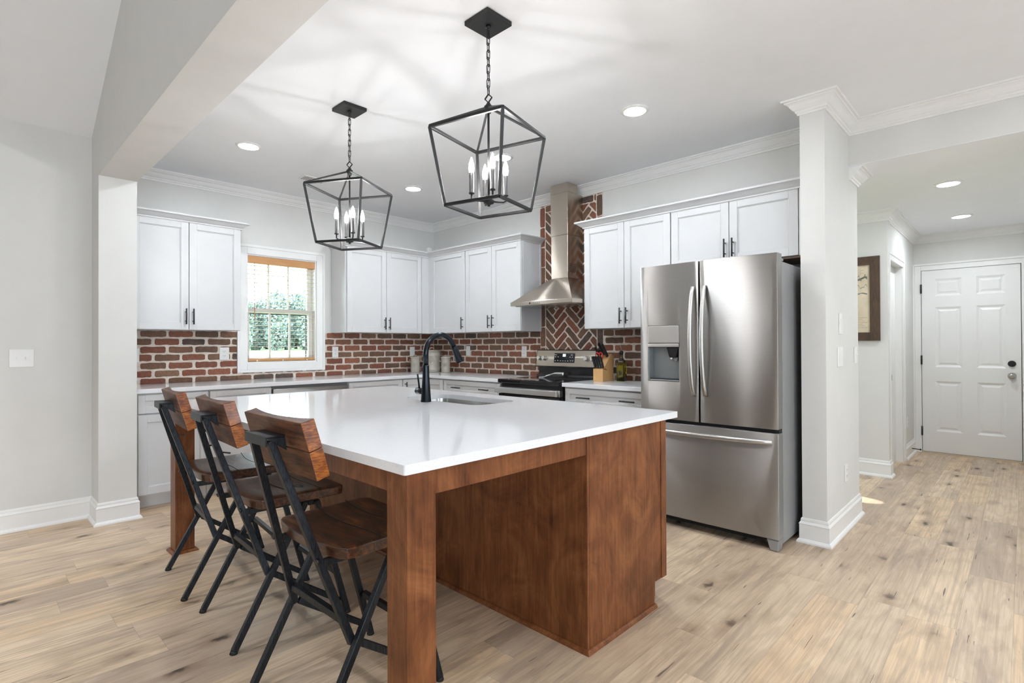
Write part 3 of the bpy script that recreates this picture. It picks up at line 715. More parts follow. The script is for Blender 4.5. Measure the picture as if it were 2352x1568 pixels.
for ku in (1.898, 1.962, 2.490, 2.565):
    m = MB(); m.cyl(cp(ku, .5, .004), cp(ku, .5, .012), .027, .026, 24); m.cyl(cp(ku, .5, .012), cp(ku, .5, .034), .024, .020, 24); m.bar(cp(ku, .38, .035), cp(ku, .62, .035), .008, .006, (0, -1, .2)); m.build('knob', M_chrome, T, .001, 1)

# spoon rest on the cooktop
T = thing('spoon_rest', 'white scoop-shaped spoon rest lying on the black cooktop', 'spoon rest', (2.10, -.22, .9325))
pts = []; m = MB(); NS = 16
path = [(2.06+.205*k/NS, -.30+.12*k/NS) for k in range(NS+1)]
rows = []
for k in range(NS+1):
    s_ = k/NS; wd = .014+.046*max(0, min(1, (s_-.25)/.5))**1.2; zz = .9365+.034*max(0, min(1, (s_-.15)/.5))**1.3
    dx, dy = .862, .507; nx, ny = -dy, dx
    row_ = []
    for j in range(9):
        a = -1+2*j/8; row_.append((path[k][0]+nx*wd*a, path[k][1]+ny*wd*a, zz+.012*a*a*(1 if s_ > .3 else .4)-.030*max(0, s_-.55)*(1-a*a)))
    rows.append(row_)
vs = [p for r_ in rows for p in r_]; vs2 = [(p[0], p[1], p[2]-.004) for p in vs]; n9 = 9
fs = []
for k in range(NS):
    for j in range(8): fs.append((k*9+j, k*9+j+1, (k+1)*9+j+1, (k+1)*9+j))
N_ = len(vs); fs2 = [tuple(i+N_ for i in reversed(f)) for f in fs]
rim = [k*9 for k in range(NS+1)]+[NS*9+j for j in range(1, 9)]+[k*9+8 for k in range(NS-1, -1, -1)]+[j for j in range(7, 0, -1)]
fs3 = [(rim[i], rim[(i+1) % len(rim)], rim[(i+1) % len(rim)]+N_, rim[i]+N_) for i in range(len(rim))]
m.add(vs+vs2, fs+fs2+fs3, True); m.build('bowl_and_handle', M_plate, T)
# keep a single-mesh thing tidy
# ------------------------------------------------------------------ refrigerator
T = thing('refrigerator', 'stainless french-door refrigerator with ice dispenser beside the end wall', 'refrigerator', (3.965, -.45, 0))
FX0, FX1 = 3.500, 4.428
m = MB(); m.box(FX0+.012, FX1-.004, -.742, -.05, .03, 1.765); m.box(FX0+.05, FX1-.05, -.68, -.1, 0, .03); m.build('body', M_greymetal, T, .008)
FD = -.83
def fdoor(name, x0, x1, z0, z1, bow=.010, hole=None):
    """slightly crowned door front"""
    m = MB(); n = 14; xm = (FX0+FX1)/2; hw = (FX1-FX0)/2
    def yf(x): return FD-bow*(1-((x-xm)/hw)**2)
    xs_ = sorted(set([x0+(x1-x0)*k/n for k in range(n+1)]+([hole[0], hole[1]] if hole else []))); zs_ = [z0]+([hole[2], hole[3]] if hole else [])+[z1]
    idx = {}
    vs = []; fs = []
    for i, x in enumerate(xs_):
        for j, z_ in enumerate(zs_): idx[(i, j)] = len(vs); vs.append((x, yf(x), z_))
    nf = len(vs)
    for i, x in enumerate(xs_):
        for j, z_ in enumerate(zs_): vs.append((x, -.748, z_))
    NI, NJ = len(xs_), len(zs_); sm = []
    for i in range(NI-1):
        for j in range(NJ-1):
            if hole and hole[0]-1e-6 <= xs_[i] and xs_[i+1] <= hole[1]+1e-6 and j == 1: continue
            fs.append((idx[(i, j)], idx[(i+1, j)], idx[(i+1, j+1)], idx[(i, j+1)]))
            fs.append((nf+idx[(i, j)], nf+idx[(i, j+1)], nf+idx[(i+1, j+1)], nf+idx[(i+1, j)]))
    m.add(vs, fs, True)
    k0 = len(m.v)-len(vs); e = []
    for i in range(NI-1):
        for j in (0, NJ-1): e.append((idx[(i, j)], idx[(i+1, j)], nf+idx[(i+1, j)], nf+idx[(i, j)]))
    for j in range(NJ-1):
        for i in (0, NI-1): e.append((idx[(i, j)], idx[(i, j+1)], nf+idx[(i, j+1)], nf+idx[(i, j)]))
    if hole:
        ia = [i for i, x in enumerate(xs_) if hole[0]-1e-6 <= x <= hole[1]+1e-6]
        for a_, b_ in zip(ia[:-1], ia[1:]):
            for j in (1, 2): e.append((idx[(a_, j)], idx[(b_, j)], nf+idx[(b_, j)], nf+idx[(a_, j)]))
        for i in (ia[0], ia[-1]): e.append((idx[(i, 1)], idx[(i, 2)], nf+idx[(i, 2)], nf+idx[(i, 1)]))
    for f in e: m.f.append([k0+q_ for q_ in f]); m.sm.append(False); m.mi.append(0); m.col.append(None)
    return m.build(name, M_steel, T, .0025, 2)
dl = fdoor('door', FX0, 3.9375, .738, 1.808, hole=(3.562, 3.802, .998, 1.388))
drr = fdoor('door', 3.9485, FX1, .738, 1.808)
fz = fdoor('freezer_drawer', FX0, FX1, .075, .714)
m = MB(); m.box(FX0+.01, FX1-.006, -.80, -.7425, .715, .737); m.box(3.938, 3.948, -.795, -.7485, .74, 1.80); m.build('gasket', M_void, T)
# dispenser
m = MB(); m.box(3.564, 3.800, -.842, -.80, 1.262, 1.386); m.build('dispenser_control', M_greymetal if False else plain('dispenser_face', (.46, .44, .42), .35, .6), dl, .006)
m = MB(); m.box(3.564, 3.800, -.846, -.80, 1.236, 1.2605); m.build('dispenser_strip', M_steelb, dl, .004)
m = MB(); m.box(3.5635, 3.8005, -.768, -.7495, .9995, 1.2355); m.box(3.5635, 3.570, -.834, -.7685, .9995, 1.2355); m.box(3.794, 3.8005, -.834, -.7685, .9995, 1.2355); m.box(3.570, 3.794, -.834, -.7685, .9995, 1.010); m.build('dispenser_recess', plain('dispenser_grey', (.27, .285, .29), .3, .5), dl, .004)
m = MB(); m.box(3.575, 3.79, -.83, -.772, 1.0105, 1.018); m.build('drip_tray', M_blackenamel, dl, .003)
m = MB(); m.prism([(3.695, 1.2355), (3.785, 1.2355), (3.765, 1.165), (3.715, 1.165)], lambda p, q, a: (p, a, q), -.82, -.775); m.build('dispenser_chute', M_blackenamel, dl, .004)
m = MB(); m.cyl((3.728, -.805, 1.164), (3.728, -.805, 1.146), .011, .009, 14); m.build('nozzle', M_chrome, dl)
m = MB(); m.prism([(3.735, 1.163), (3.77, 1.163), (3.765, 1.14), (3.74, 1.14)], lambda p, q, a: (p, a, q), -.80, -.79); m.build('ice_paddle', M_greyplastic, dl, .002)
m = MB()
for uu, vv in [(3.64, 1.29), (3.66, 1.283), (3.68, 1.283), (3.70, 1.283), (3.61, 1.35), (3.755, 1.35), (3.61, 1.285), (3.755, 1.285)]: m.box(uu, uu+.006, -.8425, -.8421, vv, vv+.003)
m.build('dispenser_icons', M_mark, dl)
def bowhandle(p0, p1, out, w_, th, parent, n=20):
    p0 = Vector(p0); p1 = Vector(p1); ax = (p1-p0); m = MB(); rows = []
    sd = Vector((1, 0, 0)) if abs(ax.z) > abs(ax.x) else Vector((0, 0, 1))
    for k in range(n+1):
        s_ = k/n; d = out*(1-(2*s_-1)**2)**.75
        c_ = p0+ax*s_+Vector((0, -d, 0)); tk = th*(.8 if k in (0, n) else 1)
        rows.append([c_+sd*(-w_/2)+Vector((0, 0, 0)), c_+sd*(-w_/2+.004)+Vector((0, -tk*.5, 0)), c_+Vector((0, -tk*.72, 0)), c_+sd*(w_/2-.004)+Vector((0, -tk*.5, 0)), c_+sd*(w_/2), c_+sd*(w_/2-.003)+Vector((0, tk*.4, 0)), c_+sd*(-w_/2+.003)+Vector((0, tk*.4, 0))])
    vs = [p for r_ in rows for p in r_]; K = 7; fs = []
    for k in range(n):
        for j in range(K): fs.append((k*K+j, k*K+(j+1) % K, (k+1)*K+(j+1) % K, (k+1)*K+j))
    m.add(vs, fs, True); b0 = len(m.v)-len(vs)
    for f in ([b0+j for j in range(K)], [b0+n*K+j for j in range(K)]): m.f.append(f); m.sm.append(False); m.mi.append(0); m.col.append(None)
    return m.build('handle', M_steelb, parent)
bowhandle((3.905, -.847, .915), (3.905, -.847, 1.640), .058, .030, .016, dl)
bowhandle((3.985, -.847, .915), (3.985, -.847, 1.640), .058, .030, .016, drr)
bowhandle((3.535, -.840, .660), (4.395, -.840, .660), .052, .030, .016, fz)
m = MB(); m.box(4.33, 4.424, -.80, -.70, 1.7655, 1.785); m.box(3.51, 3.60, -.80, -.70, 1.7655, 1.785); m.build('hinge_cover', M_greymetal, T, .006)
m = MB(); m.box(FX0+.01, FX1-.075, -.775, -.742, .030, .070); gr = m.build('toe_grille', M_blackenamel, T, .004)
m = MB()
for k in range(5): m.box(FX0+.04, FX1-.10, -.781, -.7755, .036+k*.0065, .0395+k*.0065)
m.build('grille_louvers', M_void, gr)
m = MB(); m.prism([(4.352, .070), (4.424, .070), (4.419, .002), (4.372, .002)], lambda p, q, a: (p, a, q), -.822, -.743); m.build('foot', M_greymetal, T, .006)

# ------------------------------------------------------------------ island
IX0, IX1, IY0, IY1 = 1.640, 4.222, -3.358, -1.700
IZ = .914
T = thing('kitchen_island', 'cherry-stained island cabinet with square legs and seating overhang', 'kitchen island', (3.0, -2.2, 0))
PX = IX1-.012
m = MB(); m.box(1.72, PX-.020, -2.450, -1.885, .03, .66); m.box(1.72, 2.50, -2.450, -1.885, .66, IZ-.0305); m.box(3.31, PX-.020, -2.450, -1.885, .66, IZ-.0305); m.box(2.50, 3.31, -2.450, -2.26, .66, IZ-.0305); m.box(1.80, PX-.06, -2.43, -1.95, 0, .03); m.build('body', M_stain, T)
m = MB(); m.box(1.72, PX-.0005, -2.466, -2.4505, .0, IZ-.0305); m.build('back_panel', M_stain, T, .0015)
m = MB(); m.prism([(-2.450, 0), (-1.925, 0), (-1.925, .115), (-1.862, .115), (-1.862, IZ-.0305), (-2.450, IZ-.0305)], lambda p, q, a: (a, p, q), PX-.0195, PX); m.build('end_panel', M_stain, T, .001)
m = MB(); m.prism([(-2.450, 0), (-1.925, 0), (-1.925, .115), (-1.862, .115), (-1.862, IZ-.0305), (-2.450, IZ-.0305)], lambda p, q, a: (a, p, q), 1.70, 1.7195); m.build('end_panel', M_stain, T, .001)
m = MB(); m.box(1.72, PX-.002, -1.8845, -1.815, .115, .66); m.box(1.72, 2.50, -1.8845, -1.815, .66, IZ-.0305); m.box(3.31, PX-.002, -1.8845, -1.815, .66, IZ-.0305); m.box(2.50, 3.31, -1.84, -1.815, .66, IZ-.0305); m.build('face_frame', M_stain, T, .002)
m = MB(); m.box(PX-.0015, PX+.004, -1.861, -1.812, .115, IZ-.0305); m.build('corner_stile', M_stain, T, .003)
m = MB()
for k in range(4):
    a0 = 1.735+k*.613; o = MB()
    o.box(a0, a0+.055, -1.8145, -1.795, .13, .86); o.box(a0+.548, a0+.603, -1.8145, -1.795, .13, .86); o.box(a0+.055, a0+.548, -1.8145, -1.795, .13, .185); o.box(a0+.055, a0+.548, -1.8145, -1.795, .805, .86); o.box(a0+.054, a0+.549, -1.8135, -1.803, .184, .806)
    o.build('cabinet_door', M_stain, T, .001, 1)
qr = [(0, 0), (.017, 0), (.016, .006), (.012, .012), (.006, .016), (0, .017)]
m = MB(); m.sweep([(1.72, -2.4665), (PX+.0005, -2.4665), (PX+.0005, -1.926)], qr, False, -1); m.build('base_molding', M_stain, T)
AZ0 = .806
m = MB(); m.box(1.70+.085, PX-.106, -3.318, -3.296, AZ0, IZ-.0305); m.build('apron', M_stain, T, .0015)
m = MB(); m.box(PX-.026, PX-.004, -3.237, -2.4665, AZ0, IZ-.0305); m.build('apron', M_stain, T, .0015)
m = MB(); m.box(1.715, 1.737, -3.237, -2.4665, AZ0, IZ-.0305); m.build('apron', M_stain, T, .0015)
for lx in (PX-.105, 1.70):
    m = MB(); m.box(lx, lx+.105, -3.342, -3.237, .016, IZ-.0305); lg = m.build('leg', M_stain, T, .0025)
    m = MB(); a = lx; m.sweep([(a, -3.342), (a+.105, -3.342), (a+.105, -3.237), (a, -3.237)], [(-.05, 0), (.018, 0), (.018, .006), (.006, .0155), (-.05, .0155)], True, -1); m.build('foot_plate', M_stain, lg)

# island worktop with sink cut-out
SX0, SX1, SY0, SY1 = 2.545, 3.265, -2.215, -1.875
def rrect(x0, x1, y0, y1, r, n=6):
    pts = []
    for cx, cy_, a0 in ((x1-r, y1-r, 0), (x0+r, y1-r, 90), (x0+r, y0+r, 180), (x1-r, y0+r, 270)):
        for k in range(n+1): a = math.radians(a0+90*k/n); pts.append((cx+r*math.cos(a), cy_+r*math.sin(a)))
    return pts
def slab_with_hole(outer, inner, z0, z1, name, mat, bevel):
    bm = bmesh.new(); eds = []
    for loop in (outer, inner):
        vs = [bm.verts.new((p[0], p[1], z1)) for p in loop]
        for i in range(len(vs)): eds.append(bm.edges.new((vs[i-1], vs[i])))
    bmesh.ops.triangle_fill(bm, use_beauty=True, use_dissolve=False, edges=eds)
    r_ = bmesh.ops.extrude_face_region(bm, geom=bm.faces[:])
    bmesh.ops.translate(bm, verts=[g_ for g_ in r_['geom'] if isinstance(g_, bmesh.types.BMVert)], vec=(0, 0, z0-z1))
    bmesh.ops.recalc_face_normals(bm, faces=bm.faces)
    me = bpy.data.meshes.new(name); bm.to_mesh(me); bm.free(); me.materials.append(mat)
    o = bpy.data.objects.new(name, me); C.objects.link(o)
    b = o.modifiers.new('bevel', 'BEVEL'); b.width = bevel; b.segments = 3; b.limit_method = 'ANGLE'; b.angle_limit = math.radians(40)
    return o
o = slab_with_hole(rrect(IX0, IX1, IY0, IY1, .008, 4), rrect(SX0, SX1, SY0, SY1, .07, 8), IZ-.030, IZ, 'island_countertop', M_quartz, .0035)
tag(o, 'large white quartz slab with sink cut-out on the brown island', 'countertop')
# undermount sink
T = thing('sink', 'undermount stainless basin set into the island top', 'sink', (2.9, -2.05, .7))
def ring(loopA, zA, loopB, zB, m, sm=False):
    n = len(loopA); vs = [(p[0], p[1], zA) for p in loopA]+[(p[0], p[1], zB) for p in loopB]
    m.add(vs, [(i, (i+1) % n, n+(i+1) % n, n+i) for i in range(n)], sm)
m = MB(); e = .006; zt_ = IZ-.031
A = rrect(SX0-.02, SX1+.02, SY0-.02, SY1+.02, .08, 8); B_ = rrect(SX0-e, SX1+e, SY0-e, SY1+e, .075, 8); Cc = rrect(SX0+.004, SX1-.004, SY0+.004, SY1-.004, .07, 8); D_ = rrect(SX0+.03, SX1-.03, SY0+.03, SY1-.03, .05, 8)
ring(A, zt_, B_, zt_, m); ring(B_, zt_, Cc, zt_-.185, m, True); ring(Cc, zt_-.185, D_, zt_-.20, m, True)
m.add([(p[0], p[1], zt_-.20) for p in D_], [list(range(len(D_)))])
m.build('basin', M_satin, T, recalc=True)
m = MB(); m.lathe([(0, .003), (.04, .003), (.045, .0)], (2.905, -2.045, zt_-.1995), 24); m.build('drain', M_chrome, T)
# faucet
T = thing('faucet', 'matte black gooseneck pull-down faucet on the island', 'faucet', (2.887, -2.285, IZ))
fx_, fy_ = 2.887, -2.285
m = MB(); m.lathe([(0, 0), (.033, 0), (.033, .004), (.031, .01), (.021, .150), (.0195, .215), (.0195, .222), (0, .222)], (fx_, fy_, IZ), 28); m.build('body', M_faucet, T)
arc = [(fx_, fy_, IZ+.2225), (fx_, fy_, IZ+.295)]; cy0, rr_ = fy_+.112, .112
for k in range(1, 15): a = math.pi-math.radians(158)*k/14; arc.append((fx_, cy0+rr_*math.cos(a), IZ+.295+rr_*math.sin(a)))
m = MB(); m.tube(arc, .0165, 18); m.build('gooseneck', M_faucet, T)
ed_ = Vector(arc[-1]); dr_ = (Vector(arc[-1])-Vector(arc[-2])).normalized()
m = MB(); m.tube([ed_+dr_*.0005, ed_+dr_*.02, ed_+dr_*.105, ed_+dr_*.112], [.0175, .0185, .0255, .0245], 20); sh = m.build('spray_head', M_faucet, T)
m = MB(); pp = ed_+dr_*.04+Vector((0, .021, .008)); m.bar(pp, pp+dr_*.045, .010, .006, (0, 1, 0)); m.build('spray_button', M_black, sh, .002)
m = MB(); m.cyl((fx_-.024, fy_, IZ+.062), (fx_-.078, fy_, IZ+.062), .019, .0205, 20); m.cyl((fx_-.0785, fy_, IZ+.062), (fx_-.092, fy_, IZ+.062), .0205, .0185, 20); m.tube([(fx_-.066, fy_, IZ+.075), (fx_-.080, fy_-.003, IZ+.165)], [.0062, .0052], 10); m.build('lever_handle', M_faucet, T)

# ------------------------------------------------------------------ stools
def make_stool():
    T = thing('counter_stool', 'x', 'stool')
    W_ = .235; w_ = .024
    # seat: scooped slab
    m = MB(); nx, ny = 16, 12; SW, SY_0, SY_1 = .243, -.150, .235
    top = []; bot = []
    for j in range(ny+1):
        for i in range(nx+1):
            a = -1+2*i/nx; b = -1+2*j/ny
            x = SW*a; y0_ = SY_0-.030*(1-a*a); y = y0_+(SY_1-y0_)*(j/ny)
            cr_ = 1-.0  # corner rounding
            if abs(a) > .85 and abs(b) > .8: x *= 1-.025*((abs(a)-.85)/.15)*((abs(b)-.8)/.2); y = y-(.010 if b > 0 else -.012)*((abs(a)-.85)/.15)*((abs(b)-.8)/.2)
            dish = .014*(1-a*a)*(1-max(-1, min(1, (b-.1)))**2)
            edge = .006 if (i in (0, nx) or j in (0, ny)) else 0
            top.append((x, y, .606-dish-edge)); bot.append((x*.99, y*.985 if y > 0 else y*.97, .562))
    N_ = len(top); R_ = nx+1; fs = []
    for j in range(ny):
        for i in range(nx): fs.append((j*R_+i, j*R_+i+1, (j+1)*R_+i+1, (j+1)*R_+i))
    m.add(top+bot, fs, True, 0); k0 = 0
    def quad(a, b, c, d, mi, sm=False): m.f.append([a, b, c, d]); m.sm.append(sm); m.mi.append(mi); m.col.append(None)
    for f in fs: quad(*[N_+q for q in reversed(f)], 0)
    for i in range(nx): quad(i, i+1, N_+i+1, N_+i, 0); quad(ny*R_+i, ny*R_+i+1, N_+ny*R_+i+1, N_+ny*R_+i, 0)
    for j in range(ny):
        for i in (0, nx): quad(j*R_+i, (j+1)*R_+i, N_+(j+1)*R_+i, N_+j*R_+i, 1)
    st = m.build('seat', [M_seat, M_seat], T, .004, 2)
    # plank joints across the seat
    m = MB()
    for yy in (.0, .125):
        pts_ = []
        for i in range(nx+1):
            a = -1+2*i/nx; b = -1+2*(yy-SY_0)/(SY_1-SY_0); pts_.append((SW*.985*a, yy+.006*math.sin(a*4), .6062-.014*(1-a*a)*(1-max(-1, min(1, (b-.1)))**2)))
        m.tube(pts_, .0016, 6)
    m.build('plank_joint', M_void, st)
    # backrest: two boards, scooped front
    tilt = math.radians(16); piv = Vector((0, -.256, .925))
    def bk(x, y, z): return piv+Vector((x, y*math.cos(tilt)+(-z)*math.sin(tilt), z*math.cos(tilt)+y*math.sin(tilt)*1.0))
    for z0, z1 in ((-.098, -.0006), (.0006, .097)):
        m = MB(); n = 18; fr_ = []; bk_ = []
        for i in range(n+1):
            a = -1+2*i/n; x = .224*a; dep = .024+.022*a*a
            for zz in (z0, z1):
                cx = 1-(.012 if (abs(a) == 1 and ((zz == z1 and z1 > .05) or (zz == z0 and z0 < -.05))) else 0)
                fr_.append(bk(x*cx, dep, zz)); bk_.append(bk(x*cx, 0, zz))
        nn = len(fr_); m.add(fr_+bk_, [], False)
        def q4(a, b, c, d, mi, sm=False): m.f.append([a, b, c, d]); m.sm.append(sm); m.mi.append(mi); m.col.append(None)
        for i in range(n):
            q4(2*i, 2*i+1, 2*i+3, 2*i+2, 0, True); q4(nn+2*i, nn+2*i+1, nn+2*i+3, nn+2*i+2, 0)
            q4(2*i, 2*i+2, nn+2*i+2, nn+2*i, 0); q4(2*i+1, 2*i+3, nn+2*i+3, nn+2*i+1, 0)
        q4(0, 1, nn+1, nn, 1); q4(2*n, 2*n+1, nn+2*n+1, nn+2*n, 1)
        m.build('backrest_board', [M_back, M_end], T, .0028, 3)
    # metal frame
    J = (-.098, .285)
    for s_ in (-1, 1):
        m = MB(); m.bar((s_*W_, -.245, .012), (s_*W_*.985, .050, .556), w_, w_, (0, 1, 0)); lg = m.build('leg', M_frame, T, .002, 1)
        MB().cyl((s_*W_, -.248, 0), (s_*W_, -.245, .014), .016, .014, 14).build('foot_glide', M_void, lg)
        m = MB(); m.bar((s_*W_, .245, .012), (s_*W_*.985, .100, .556), w_, w_, (0, 1, 0)); lg = m.build('leg', M_frame, T, .002, 1)
        MB().cyl((s_*W_, .247, 0), (s_*W_, .245, .014), .016, .014, 14).build('foot_glide', M_void, lg)
        m = MB(); m.bar((s_*(W_-.026), J[0]-.004, .272), (s_*.068, -.312, .952), w_, w_, (0, 1, 0)); up = m.build('upright', M_frame, T, .002, 1)
        m = MB(); m.cyl((s_*.165, -.196, .560), (s_*.165, -.206, .556), .009, n=8); m.build('bolt', M_black, up)
        m = MB(); m.bar((s_*(W_-.026), J[0]+.012, .274), (s_*(W_-.026), .222, .055), w_*.8, w_, (0, 0, 1)); m.build('side_stretcher', M_frame, T, .002, 1)
        m = MB(); m.bar((s_*.165, -.180, .549), (s_*.165, .120, .549), .022, .022); m.build('seat_rail', M_frame, T, .002, 1)
        m = MB(); m.cyl((s_*.105, -.258, .805), (s_*.125, -.228, .800), .0035, n=8); m.build('back_rod', M_black, T)
    m = MB(); m.bar((-.196, -.118, .345), (.196, -.118, .345), w_, w_*1.0); m.build('rear_crossbar', M_frame, T, .002, 1)
    m = MB(); m.bar((-W_+.013, .205, .195), (W_-.013, .205, .195), w_, w_); m.build('footrest', M_frame, T, .002, 1)
    m = MB(); m.bar((-W_*.98+.0, .078, .548), (W_*.98, .078, .548), .026, .022); m.build('front_rail', M_frame, T, .002, 1)
    # bracket joining uprights to the back
    m = MB(); m.box(-.084, .084, -.328, -.268, .962, .968); m.box(-.084, .084, -.332, -.326, .936, .968)
    for s_ in (-1, 1): m.add([(s_*.084, -.328, .962), (s_*.084, -.27, .962), (s_*.084, -.262, .915), (s_*.078, -.328, .962), (s_*.078, -.27, .962), (s_*.078, -.262, .915)], [(0, 1, 2), (3, 5, 4), (0, 3, 4, 1), (1, 4, 5, 2), (2, 5, 3, 0)])
    m.build('back_bracket', M_frame, T, .0015, 1)
    return T
st = make_stool()
SG = 'counter stools along the island'
for i, (x, y, a, lab) in enumerate([
    (3.676, -3.238, 1.2, 'wood and black metal stool nearest the camera, tucked behind the near island leg'),
    (2.940, -3.206, -2.4, 'wood and black metal stool in the middle of the row of three'),
    (2.285, -3.204, -4.9, 'wood and black metal stool farthest away, beside the far island leg')]):
    o = st if i == 0 else copy_tree(st)
    o.location = (x, y, 0); o.rotation_euler = (0, 0, math.radians(a)); o['label'] = lab; o['group'] = SG

# ------------------------------------------------------------------ pendants
def make_pendant():
    T = thing('pendant_lantern', 'x', 'pendant light')   # origin on the ceiling
    zt, zb, za = 2.27-CEIL, 1.91-CEIL, 2.395-CEIL; ht, hb, w_ = .198, .148, .0135
    m = MB(); m.box(-.08, .08, -.08, .08, -.022, -.0005); cn = m.build('canopy', M_pend, T, .002)
    m = MB(); m.lathe([(0, -.0225), (.013, -.0225), (.013, -.030), (.008, -.036), (0, -.036)], n=18); m.build('canopy_collar', M_pend, cn)
    fr_ = MB(); fb_ = MB(); cs = ((-1, -1), (1, -1), (1, 1), (-1, 1))
    for i in range(4):
        a, b = cs[i], cs[(i+1) % 4]
        fr_.bar((a[0]*ht, a[1]*ht, zt), (b[0]*ht, b[1]*ht, zt), w_, w_); fb_.bar((a[0]*hb, a[1]*hb, zb), (b[0]*hb, b[1]*hb, zb), w_, w_)
    fr_.build('top_ring', M_pend, T, .001, 1); fb_.build('bottom_ring', M_pend, T, .001, 1)
    for a in cs:
        m = MB(); m.bar((a[0]*ht, a[1]*ht, zt-.002), (a[0]*hb, a[1]*hb, zb+.002), w_, w_, (a[0], a[1], 0)); m.build('corner_bar', M_pend, T, .001, 1)
        m = MB(); m.bar((a[0]*ht, a[1]*ht, zt+.004), (a[0]*.008, a[1]*.008, za-.010), w_*.75, w_*.75); m.build('roof_bar', M_pend, T, .001, 1)
    m = MB(); m.lathe([(0, za-.034), (.012, za-.034), (.015, za-.020), (.021, za-.012), (.021, za-.002), (.012, za+.006), (.006, za+.02), (0, za+.02)], n=20); m.build('hub', M_pend, T)
    # chain
    m = MB(); z = -.036; top, bottom = -.040, za+.058; n = 9; L = (top-bottom)/n
    for k in range(n):
        zc = top-L*(k+.5); lp = []; hw, hl = .0085, L*.5+.0055
        for q in range(16):
            a = 2*math.pi*q/16; u = hw*math.cos(a); v_ = (hl-hw)*(1 if math.sin(a) >= 0 else -1)+hw*math.sin(a)
            lp.append((u, 0, zc+v_) if k % 2 else (0, u, zc+v_))
        m.tube(lp, .0022, 6, closed=True)
    m.tube([(.003*math.sin(k*1.1), .003*math.cos(k*1.1), top-(top-bottom)*k/24) for k in range(25)], .0016, 6)
    m.build('chain', M_pend, T)
    m = MB(); c0 = za+.037; s_ = .020
    for p, q in (((0, s_), (s_, 0)), ((s_, 0), (0, -s_)), ((0, -s_), (-s_, 0)), ((-s_, 0), (0, s_))): m.bar((p[0], 0, c0+p[1]), (q[0], 0, c0+q[1]), .005, .005, (0, 1, 0))
    m.build('hanging_loop', M_pend, T)
    m = MB(); m.cyl((0, 0, za-.034), (0, 0, zb+.045), .0055, n=12); m.lathe([(0, zb+.005), (.006, zb+.006), (.008, zb+.014), (.024, zb+.020), (.026, zb+.036), (.018, zb+.045), (0, zb+.046)], n=24); m.build('centre_stem', M_pend, T)
    for k in range(4):
        a = math.radians(45+90*k); R_ = .083; cx, cy_ = R_*math.cos(a), R_*math.sin(a)
        m = MB(); m.tube([(.02*math.cos(a), .02*math.sin(a), zb+.03), (cx*.85, cy_*.85, zb+.03), (cx, cy_, zb+.036), (cx, cy_, zb+.062)], .0048, 8); m.lathe([(0, zb+.058), (.013, zb+.060), (.0135, zb+.066), (.0112, zb+.067), (.0112, zb+.158), (0, zb+.158)], (cx, cy_, 0), 16); cd_ = m.build('candle_arm', M_pend, T)
        m = MB(); m.lathe([(.001, .0), (.0095, .002), (.0125, .012), (.0135, .024), (.0115, .042), (.0065, .060), (.0025, .072), (0.0003, .076)], (cx, cy_, zb+.1585), 12); m.build('bulb', M_bulb, cd_)
    return T
pn = make_pendant(); p2 = copy_tree(pn)
pn.location = (3.664, -2.493, CEIL); pn.rotation_euler = (0, 0, 0); pn['label'] = 'black open-cage lantern with four candle bulbs, the larger one nearer the camera'
p2.location = (2.345, -2.487, CEIL); p2['label'] = 'black open-cage lantern with four candle bulbs, farther off and left'
for o, ang in ((pn, 14), (p2, 30)):
    o['group'] = 'lantern pendants over the island'
    for ch in o.children:
        if ch.name.split('.')[0] != 'canopy': ch.rotation_euler = (0, 0, math.radians(ang))

# recessed lights
def downlight(x, y, z, lab, grp, lens=None):
    T = thing('recessed_light', lab, 'ceiling light', (x, y, z), grp)
    m = MB(); m.lathe([(.070, -.0008), (.092, -.0008), (.092, -.004), (.078, -.009), (.070, -.010), (.070, -.0008)], (x, y, z), 36); m.build('trim_ring', M_trim, T)
    m = MB(); m.lathe([(0, -.0065), (.0695, -.0065)], (x, y, z), 36); m.lathe([(0, -.001), (.0695, -.001), (.0695, -.0065)], (x, y, z), 36); m.build('lens', lens or M_can, T, recalc=False)
G_ = 'recessed kitchen lights'
downlight(1.200, -2.704, CEIL, 'recessed ceiling light at the left, above the cabinet by the window', G_)
downlight(3.655, -1.153, CEIL, 'recessed ceiling light in front of the refrigerator cabinets', G_)
downlight(1.175, -1.154, CEIL, 'recessed ceiling light near the corner cabinets, between the two lanterns', G_)
downlight(2.415, -1.155, CEIL, 'recessed ceiling light seen through the nearer lantern', G_)
downlight(4.95, -2.70, CEIL, 'added recessed fill light right of the nearer lantern, past the top of the picture', G_)  # this and the next three are unseen, added to brighten the right side
downlight(6.10, -1.153, CEIL, 'added recessed fill light over the dining side, past the right of the picture', G_)
downlight(6.10, -2.70, CEIL, 'added recessed fill light over the dining side nearer the beam, past the right of the picture', G_)
downlight(7.35, -1.153, CEIL, 'added recessed fill light farthest right over the dining side, past the picture', G_)
M_lcan = NT('added_fill_lens').set(Base_Color=(1, 1, 1), Emission_Color=(.905, .955, 1.0), Emission_Strength=20.0).m  # unseen living-room lamps, added to brighten the left floor and wall
for lx, ly, ll in ((2.1, -5.2, 'added recessed living room fill light nearest the left wall'), (3.6, -5.5, 'added recessed living room fill light behind the stools')):
    lz = vault(lx)-.075
    downlight(lx, ly, lz, ll, 'added living room fill lights', M_lcan)
    sp = bpy.data.lights.new('living_fill_spot', 'SPOT'); sp.energy = 130; sp.spot_size = math.radians(84); sp.spot_blend = .5; sp.shadow_soft_size = .06; sp.color = (.95, .975, 1.0)  # added spot does the filling; its cone stays below the beam face
    so = bpy.data.objects.new('living_fill_spot', sp); C.objects.link(so); so.location = (lx, ly, lz-.02)
downlight(5.075, 1.10, HALLC, 'recessed hall light nearer the kitchen', 'recessed hall lights', M_hcan)
